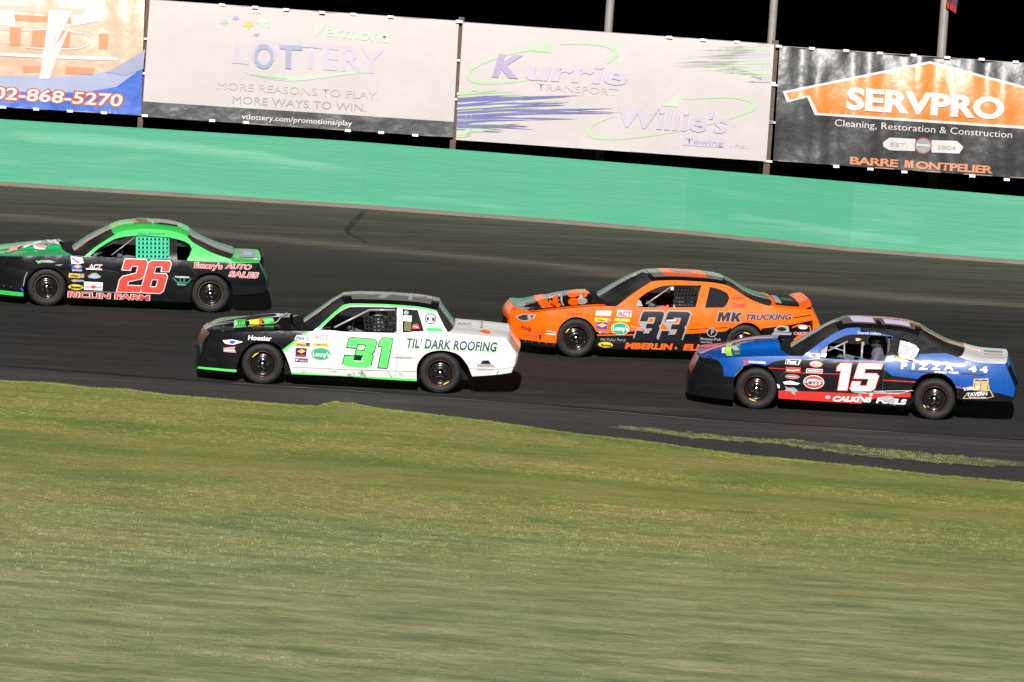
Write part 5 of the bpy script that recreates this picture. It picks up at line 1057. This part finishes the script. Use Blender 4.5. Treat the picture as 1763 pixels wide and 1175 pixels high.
c.tagstickers([
 [('p', ZE((980, 558), (1137, 560), (1120, 612), (966, 608)), M['vwhite']), ('t', 'Fast 1', (1031, 542), (1047, 542.3), 4, M['vsky'], (.02, .2))],
 [('p', ZE((1190, 550), (1340, 556), (1332, 625), (1182, 618)), M['vtint']), ('t', 'ACT', (1063, 544), (1086, 545), 8.5, M['vred'], (.03, .1))],
 [('r', (1024, 547, 1046, 553.5), M['vyellow']), ('r', (1044.5, 548.5, 1051, 553), M['vgrey']), ('t', 'Wilson', (1028, 552.5), (1041, 553), 3.6, M['vblack'], (.03, 0))],
 [('r', (1058, 548, 1084, 553), M['vyellow']), ('t', 'COMPETITION', (1060, 552), (1082, 553), 2.8, M['vgreen'], (.03, 0))],
 [('r', (1027, 555, 1046, 566), M['vblue']), ('p', ZE((985, 703), (1035, 685), (1088, 705), (1035, 728)), M['vamber'])],
 [('e', ZE((1220, 741))[0], 15.8, 10.4, M['vwhite']), ('e', ZE((1220, 741))[0], 15, 9.6, M['vgreen']), ('t', "Lenny's", (1055, 568.5), (1081, 570), 8, M['vwhite'], (.03, 0))],
 [('t', 'SUNOCO', (1033, 574), (1048, 574.6), 3, M['vgrey'], (.03, .1)), ('p', ZE((1000, 775), (1025, 765), (1015, 790)), M['vwhite'])],
 [('t', 'MILTEAU', (1034, 587), (1059, 588), 5, M['vgrey'], (.0, 0)), ('t', 'Ranch', (1062, 587), (1077, 588), 5, M['vgrey'], (0, .1))],
 [('e', ZE((1072, 903))[0], 12.5, 4.6, M['vyellow']), ('t', 'Bassett', (1034, 596), (1052, 597), 4.6, M['vblack'], (.04, .1))],
 [('e', ZF((562, 778))[0], 9, 8, M['vgrey']), ('e', ZF((562, 778))[0], 7.4, 6.4, M['black']), ('t', 'P', (1223.5, 576), (1229, 576.3), 9, M['vgrey'], (.03, 0))],
 [('t', 'Promo-Poli', (1206, 585.5), (1240, 587), 4.6, M['vgrey'], (.02, 0)), ('t', 'RACING', (1207, 590.5), (1226, 591.2), 3, M['vgrey'], (.02, 0))],
 [('p', ZF((1190, 745), (1240, 710), (1335, 715), (1345, 775), (1190, 770)), M['vgrey']), ('e', ZF((1265, 745))[0], 8, 3.5, M['vblack']), ('p', ZF((1160, 800), (1185, 775), (1370, 782), (1360, 805)), M['vgrey'])],
 [('b', ZF((1375, 730), (1440, 700), (1550, 715), (1560, 770)), 2, M['vorange']), ('t', 'CARTER', (1366, 576.5), (1393, 577), 5, M['vpink'], (.04, 0)), ('e', ZF((1480, 725))[0], 8, 3.5, M['vwhite'])],
 [('p', ZF((745, 430), (820, 398), (900, 430), (820, 462)), M['vred']), ('p', ZF((765, 430), (820, 405), (880, 430), (820, 455)), M['orange']), ('t', 'DIRT', (1263, 515), (1277, 515.3), 3.6, M['vblack'], (.03, 0))],
 [('t', 'Yipes!', (1258, 527.5), (1283, 528), 7, M['vred'], (.04, .1)), ('b', ZF((765, 520), (900, 522)), 1, M['vred'])],
 [('t', 'Hoosier', (977, 543.5), (1003, 541.5), 5, M['vred'], (.03, .1))],
 [('t', 'POWER', (897, 567.5), (915, 572), 7, M['vblack'], (.03, 0)), ('t', 'HOUSE', (917, 573), (935, 575), 5.5, M['vred'], (.0, 0)), ('t', 'SUPPLEMENTS', (903, 577), (932, 582), 4, M['vred'], (.04, 0)), ('b', ZE((437, 700), (437, 850)), .8, M['vblack']), ('b', ZE((410, 800), (408, 845)), 3, M['vblack'])],
 [('b', ZE((475, 760), (570, 778)), 2.5, M['vpink']), ('b', ZE((470, 790), (565, 800)), 2, M['vwhite'])],
 [('t', 'DRIVER', (1206, 511), (1214, 511.2), 3, M['vred'], (.0, 0))],
 [('b', ZE((1330, 720), (1450, 735), (1600, 745)), 1.6, M['vgrey']), ('b', ZE((1340, 750), (1470, 765)), 1, M['vpink']), ('b', ZF((100, 660), (200, 655)), 3, M['vtint'])],
])
b = MB(); S.poly(b, ZE((1385, 480), (1400, 440), (1430, 465), (1450, 515), (1378, 520)), M['vgrey'], -.02); b.build('window_vent', c.root)
b = MB(); S.poly(b, ZE((155, 618), (230, 590), (370, 600), (345, 640), (260, 668), (200, 655)), M['lamp'], .008); S.poly(b, ZE((180, 622), (240, 600), (340, 606), (325, 636), (255, 655), (205, 645)), M['vblack'], .011); S.ell(b, ZE((255, 622))[0], 4, 4, M['chrome'], .014); S.ell(b, ZE((300, 622))[0], 3.4, 3.6, M['vgrey'], .014); S.ell(b, ZE((215, 628))[0], 3, 3, M['chrome'], .014); b.build('headlight', c.root)
b = MB(); pts = [S.P(*p) for p in qw]; b.add([(x, c.f(x, z) + .008, z) for x, z in cat_closed(pts, 30)], [tuple(range(len(cat_closed(pts, 30))))], M['tint']); b.build('quarter_panel_insert', c.root)
for k, (x, near) in enumerate(((0, 1), (c.W, 1), (0, 0), (c.W, 0))): c.wheel(x, near, M['ring_r'], marks=[(125, 155, .185, M['ring_m'])] if k == 0 else [(60, 95, .185, M['ring_m'])] if k == 1 else [], rot=.4 * k)
c.chassis(-.75, c.W + .85, .55, 2.5, .66, .70)
c.cage(.80, .93, 1.35, 1.24, 2.02, 1.26, M['cage'], [(S.P(*ZE((1485, 495))[0]), S.P(*ZF((155, 320))[0]), .012)])
c.part('net_latch', lambda b: (S.poly(b, ZF((148, 318), (178, 318), (178, 355), (148, 355)), M['cagew'], -.03), S.poly(b, ZF((178, 500), (202, 500), (202, 532), (178, 532)), M['vtan'], -.03)))
c.net(ZF((190, 318), (430, 322), (400, 524), (195, 520)), 7, 6, M['netk'], .026)
rl = mat('red_dash_lamp', (1, .02, .05), .4, emit=6)
b = MB()
for p in ZE((1665, 505), (1690, 502), (1725, 492)):
    x, z = c.side.P(*p); y = c.f(x, z) + .30; b.box((x - .014, y, z - .09), (x + .014, y + .02, z - .065), rl)
b.build('dash_lamp', c.root)
c.driver('driver in dark suit behind the dark window net of the orange car 33', M['helm'])
rivets(c, [((860 + x / 5.873), 440 + y / 5.873) for x, y in ((140, 848), (195, 858), (262, 868), (330, 878), (400, 887), (472, 897), (545, 905))] + ZE((262, 533), (338, 548)))

seams(c, [ZE((990, 876), (1585, 890)), ZE((1180, 520), (1000, 700)), ZF((435, 535), (440, 880)), ZF((1560, 560), (1565, 800))])
# ================= blue and black car 15
c = Car('blue and black stock car with white number 15, rightmost in the photo', (1300, 705.5), (1606.5, 724), zb=.95)
out = ZG((205, 497), (340, 512), (480, 508), (600, 502), (800, 495), (1000, 491), (1160, 490), (1240, 492), (1400, 372), (1540, 275), (1620, 235)) + ZH((0, 205), (200, 208), (400, 222), (560, 245), (690, 285), (780, 350), (880, 412), (970, 460), (1100, 502), (1300, 556), (1570, 570), (1590, 612), (1635, 720), (1665, 800), (1655, 900), (1630, 945), (1500, 950), (1087, 925), (1072, 805), (1020, 722), (930, 668), (830, 658), (720, 694), (650, 775), (618, 860), (610, 1000), (300, 985), (0, 965)) + ZG((1450, 947), (1000, 918), (996, 790), (960, 688), (900, 608), (820, 575), (720, 572), (620, 612), (562, 690), (548, 790), (545, 935), (300, 905), (90, 868), (95, 760), (130, 650), (175, 560))
win = ZG((1405, 500), (1440, 420), (1560, 340), (1660, 292), (1740, 275)) + ZH((150, 275), (428, 292), (400, 420), (350, 540), (0, 528)) + ZG((1480, 515),)
qw = ZH((505, 314), (600, 340), (678, 370), (710, 418), (690, 480), (642, 540), (490, 520), (485, 420))
Bl, K, Rd = M['blue'], M['black'], M['red']
reg = [(ZH((100, 160), (700, 200), (1010, 462), (850, 463), (700, 473), (640, 545), (480, 524), (470, 480), (350, 480), (440, 290), (250, 250), (110, 250)), K),
       (ZG((860, 590), (960, 545), (1100, 520), (1420, 527), (1720, 548)) + ZH((370, 555), (345, 625), (430, 690), (690, 722), (640, 800), (600, 1100)) + ZG((960, 1100), (990, 760)), K),
       (ZG((150, 440), (230, 508), (330, 508), (400, 540), (440, 600), (450, 690), (560, 702), (560, 1000), (0, 1000), (60, 500)), K),
       (ZG((980, 838), (1350, 850), (1720, 868)) + ZH((620, 862), (620, 905), (300, 905), (120, 960), (100, 1020), (0, 1020)) + ZG((980, 1000),), Rd),
       (ZG((880, 605), (1060, 618), (1060, 624), (885, 612)), Rd), (ZG((1220, 658), (1620, 668), (1620, 675), (1220, 665)), Rd), (ZH((340, 730), (680, 748), (680, 758), (340, 738)), Rd), (ZH((1060, 795), (1200, 812), (1200, 822), (1060, 808)), Rd),
       (ZH((1060, 810), (1280, 845), (1500, 862), (1655, 905), (1655, 1100), (1060, 1100)), K)]
c.body(out, reg, [win, qw], Bl)
rail = ZG((1620, 235),) + ZH((0, 205), (200, 208), (400, 222), (560, 245), (690, 285))
roof, _, _ = c.panel('roof', rail, K, (.06, .06), (-.08, .04), 3, sexp=.5)
c.panel('windshield', ZG((1240, 492), (1400, 372), (1540, 275), (1620, 235)), M['glass'], (.045, .06), (-.20, -.08), 2.6, sexp=.5)
c.panel('rear_window', ZH((690, 285), (780, 350), (880, 412), (970, 460), (1100, 502)), M['glass'], (.06, .05), (.04, .10), 2.6, sexp=.5)
hood, _, _ = c.panel('hood', ZG((205, 497), (340, 512), (480, 508), (600, 502), (800, 495), (1000, 491), (1130, 490)), Bl, (.01, .05), (-.07, -.24), 3, hump=(.10, .22, .78))
deck, _, _ = c.panel('trunk_lid', ZH((1100, 502), (1300, 556), (1570, 570)), Wh, (.04, .05), (.10, .05), 4, sexp=.4)
c.panel('cowl', ZG((1130, 490), (1200, 490), (1240, 492)), M['dark'], (.045, .045), (-.20, -.20), 3)
c.fascia('front_bumper', ZG((205, 497), (175, 560), (130, 650), (95, 760), (90, 868)), K, [-.05, -.08, -.08, -.06, -.05], .01, [((0, 2, 3, 12), M['grille']), ((0, 2, 18, 27), M['grille'])])
c.fascia('rear_bumper', ZH((1570, 570), (1590, 612), (1635, 720), (1665, 800), (1655, 900), (1630, 945)), Bl, [.05, .05, .06, .07, .06, .05], .05, [((1, 3, 0, 6), M['tint']), ((4, 5, 0, 30), K)])
b = MB(); hood.band(b, [(1205, 610), (1225, 602), (1275, 588), (1330, 583)], 2.0, M['vpink'], .006)
hood.poly(b, ZG((485, 365), (535, 362), (540, 495), (478, 495)), M['vyellow'] if False else mat('lime_yellow_vinyl', (.40, .68, .06), .4), .006); hood.poly(b, ZG((545, 375), (620, 370), (622, 490), (548, 495)), M['vteal'], .006)
for k in range(4): hood.band(b, ZG((560, 395 + k * 27), (608, 388 + k * 27)), 1.4, M['vgrey'], .009)
hood.band(b, ZG((430, 420), (460, 470)), 3, M['vwhite'], .008); hood.band(b, ZG((455, 410), (430, 470)), 3, M['vwhite'], .009); b.build('hood_graphic', c.root, True)
b = MB(); roof.poly(b, [(.08, .14), (.94, .14), (.92, .86), (.06, .86)], M['rose'], .003, raw=True); roof.poly(b, [(.20, .2), (.46, .2), (.42, .6), (.16, .6)], M['vtint'], .006, raw=True); roof.poly(b, [(.58, .2), (.88, .2), (.85, .5), (.55, .5)], M['vtint'], .006, raw=True); roof.poly(b, [(.48, .14), (.54, .14), (.50, .5), (.46, .5)], M['black'], .006, raw=True); b.build('roof_graphic', c.root)  # rose sheet is pinkish glare painted onto the roof under the print
b = MB(); deck.poly(b, [(.40, .2), (.92, .2), (.92, .8), (.40, .8)], M['vtint'], .005, raw=True); deck.poly(b, [(.45, .3), (.88, .3), (.88, .42), (.45, .42)], M['vtan'], .007, raw=True); deck.poly(b, [(.45, .5), (.88, .5), (.88, .62), (.45, .62)], M['vgreen'], .007, raw=True); b.build('deck_graphic', c.root)
b = MB(); digit(c.side, b, '1', ZH((-118, 560))[0], ZH((20, 562))[0], ZH((-165, 832))[0], M['vwhite'], [(1.4, M['vred'])]); b.build('door_number', c.root)
b = MB(); digit(c.side, b, '5', ZH((88, 560))[0], ZH((335, 566))[0], ZH((-5, 838))[0], M['vwhite'], [(1.4, M['vred'])]); b.build('door_number', c.root)
b = MB(); S = c.side
S.text(b, 'PIZZA', (1550.5, 634.8), (1642, 637.3), 10.4, M['vwhite'], .06, .02, outline=M['vblack'], ow=.05, sp=1.75); S.text(b, '44', (1667, 639.5), (1700.5, 641.5), 10, M['vwhite'], .06, .02, outline=M['vblack'], ow=.05, sp=1.6)
S.text(b, 'WOOD FIRED', (1608, 642.3), (1650.5, 643.8), 3.6, M['vwhite'], .05, 0, sp=1.2); S.band(b, ZH((590, 642), (850, 660)), 2.2, M['vblack']); S.band(b, ZH((1130, 662), (1355, 684)), 2.2, M['vblack']); b.build('lettering', c.root)
b = MB(); S.text(b, 'CALKINS', (1432.5, 690.5), (1499, 692.5), 8.5, M['vwhite'], .06, .3); S.text(b, 'FUELS', (1508, 693.2), (1559, 696.5), 8.5, M['vwhite'], .06, .3); S.ell(b, ZG((1500, 905))[0], 4.5, 3, M['vsky']); b.build('lettering', c.root)
b = MB(); S.text(b, 'Derrick Calkins', (1476.5, 575), (1516, 576.5), 4.5, M['vwhite'], .0, .1, off=.01); b.build('driver_name', c.root)
c.tagstickers([
 [('b', ZG((650, 535), (685, 575)), 2, M['vred']), ('b', ZG((685, 533), (652, 578)), 2, M['vred']), ('t', 'HOOSIER', (1289, 625), (1319, 626.5), 3.8, M['vwhite'], (.04, 0))],
 [('p', ZG((1080, 520), (1235, 525), (1205, 580), (1065, 568)), M['vwhite']), ('p', ZG((1084, 525), (1226, 530), (1200, 574), (1071, 563)), M['vblack']), ('t', 'Fast 1', (1355, 625.5), (1376, 626.5), 5.6, M['vwhite'], (.05, .2))],
 [('e', ZG((1380, 570))[0], 11.5, 5.8, M['vorange']), ('e', ZG((1380, 570))[0], 9.5, 4.4, M['vwhite']), ('t', 'ACT', (1397, 630), (1412, 631), 5, M['vred'], (.04, .1))],
 [('r', (1353, 632, 1378.5, 641), M['vred']), ('b', ZG((1085, 630), (1130, 635), (1210, 630)), 2, M['vwhite'])],
 [('p', ZG((1285, 615), (1450, 622), (1440, 665), (1275, 655)), M['vwhite']), ('p', ZG((1292, 621), (1443, 628), (1434, 659), (1283, 650)), M['vred']), ('b', ZG((1300, 636), (1425, 643)), 1.6, M['vwhite'])],
 [('e', ZG((1140, 698))[0], 12.5, 4, M['vgrey']), ('e', ZG((1140, 698))[0], 11, 3, M['vred']), ('b', ZG((1095, 696), (1185, 700)), 1.2, M['vwhite'])],
 [('e', ZG((1357, 752))[0], 18, 11.8, M['vwhite']), ('e', ZG((1357, 752))[0], 16.8, 10.6, M['vred']), ('e', ZG((1357, 752))[0], 15.6, 5.5, M['vwhite']), ('t', "Lenny's", (1387, 661), (1416, 662.5), 8, M['vblack'], (.03, 0))],
 [('p', ZG((1045, 750), (1120, 738), (1220, 765), (1190, 780), (1060, 775)), M['vwhite'])],
 [('p', ZG((985, 770), (1010, 780), (1015, 810), (995, 815)), M['vwhite'])],
 [('p', ZG((1065, 795), (1110, 810), (1150, 805), (1190, 830), (1195, 850), (1160, 860), (1180, 885), (1140, 870), (1125, 845), (1060, 840), (1080, 820)), M['silver'])],
 [('p', ZH((10, 850), (110, 845), (180, 860), (320, 850), (350, 838), (370, 858), (520, 858), (620, 830), (600, 850), (480, 875), (300, 868), (140, 870)), M['silver'])],
 [('b', ZH((240, 845), (640, 838)), .9, M['vwhite']), ('p', ZH((300, 905), (400, 890), (440, 905), (460, 990), (400, 960), (340, 940)), M['silver']), ('e', ZH((215, 882))[0], 2.5, 2.5, M['vwhite'])],
 [('p', ZH((90, 870), (115, 870), (120, 960), (85, 960)), M['vgrey'])],
 [('p', ZH((1255, 720), (1400, 715), (1415, 840), (1240, 835), (1250, 760)), M['vtan']), ('b', ZH((1265, 735), (1320, 735)), 1.8, M['vblack']), ('b', ZH((1335, 735), (1390, 735)), 1.8, M['vblack']), ('b', ZH((1330, 730), (1318, 830)), 1, M['vblack']), ('b', ZH((1262, 760), (1262, 820)), 1, M['vblack']), ('b', ZH((1400, 750), (1392, 830)), 1, M['vblack'])],
 [('p', ZH((1140, 920), (1180, 870), (1420, 830), (1460, 900), (1385, 920)), M['vtan']), ('p', ZH((1155, 912), (1190, 870), (1415, 840), (1445, 898), (1385, 912)), M['vblack']), ('t', 'Village', (1657, 673.5), (1687, 668.5), 6, M['vwhite'], (.03, .2)), ('t', 'TAVERN', (1664, 682.5), (1699.5, 680.5), 6.2, M['vwhite'], (.03, 0)), ('t', 'SPORTS BAR', (1668, 685.8), (1698, 685.8), 2.6, M['vwhite'], (.02, 0))],
 [('r', (1395, 608.5, 1411, 615), M['vgrey']), ('b', ZG((1325, 475), (1400, 480)), 2.4, M['vpurple'])],
 [('p', ZH((370, 500), (440, 480), (470, 520), (420, 540)), M['vtint'])],  # pale highlight on the rear quarter, painted as a patch
 [('e', ZH((495, 510))[0], 4.5, 3.8, M['vyellow'])],
 [('p', ZG((1410, 508), (1300, 522), (1240, 530), (1420, 516)), M['vwhite'])],
 [('b', ZG((640, 600), (560, 690)), .8, M['vgrey']), ('b', ZH((1395, 705), (1270, 760)), .7, M['vgrey'])],
])
b = MB(); pts = [S.P(*p) for p in qw]; b.add([(x, c.f(x, z) + .012, z) for x, z in pts], [tuple(range(len(pts)))], M['silver']); b.build('quarter_window', c.root)  # opaque pane, reflections on the lexan painted in as grey
b = MB(); q = [S.P(*p) for p in qw]; b.tube([(x, c.f(x, z) - .006, z) for x, z in q + q[:1]], .012, M['black'], 6); b.build('window_trim', c.root, True)
b = MB(); S.poly(b, ZG((1415, 500), (1440, 400), (1500, 380), (1490, 440), (1475, 500)), M['vgrey'], -.02); b.build('window_vent', c.root)
b = MB(); hood.poly(b, [(.985, .24), (.998, .24), (.998, .32), (.985, .32)], M['chrome'], .01, raw=True); b.build('hood_pin', c.root)
for k, (x, near) in enumerate(((0, 1), (c.W, 1), (0, 0), (c.W, 0))): c.wheel(x, near, M['ring_r'], marks=[(-125, -90, .188, M['ring_m']), (-140, -125, .14, M['vorange'])] if k == 0 else [(-150, -130, .188, M['ring_m']), (-135, -118, .15, M['vorange'])] if k == 1 else [], rot=.5 * k)
c.chassis(-.75, c.W + .85, .55, 2.5, .66, .70)
print('seat', c.side.P(1508, 604), c.side.P(1535,604))
c.cage(.80, .93, 1.35, 1.24, 2.02, 1.25, M['cage'], seat=c.side.P(1508, 604)[0], bars=[(S.P(*ZG((1500, 440))[0]), S.P(*ZG((1700, 345))[0]), .014), (S.P(*ZG((1665, 360))[0]), S.P(*ZG((1665, 515))[0]), .014), (S.P(*ZH((130, 350))[0]), S.P(*ZH((118, 520))[0]), .018), (S.P(*ZG((1520, 400))[0]), S.P(*ZG((1660, 440))[0]), .010)])
c.part('net_latch', lambda b: (S.poly(b, ZH((60, 312), (90, 312), (120, 322), (90, 340), (62, 340)), M['vtan'], -.03), S.poly(b, ZH((118, 350), (146, 350), (146, 385), (118, 385)), M['vgrey'], -.03)))
c.driver('driver in dark suit and black helmet in the netless blue car 15', M['helm'])
c.part('spoiler', lambda b: b.add([(c.W + 1.02, .22, .84), (c.W + 1.12, 1.62, .84), (c.W + 1.06, 1.62, .94), (c.W + 1.06, .22, .94)], [(0, 1, 2, 3)], M['glass']))
rivets(c, ZG((275, 480), (345, 512), (260, 437)))

seams(c, [ZG((1240, 500), (1010, 700)), ZH((380, 545), (340, 700), (330, 850)), ZG((1000, 836), (1720, 862)), ZH((1560, 580), (1600, 850))])
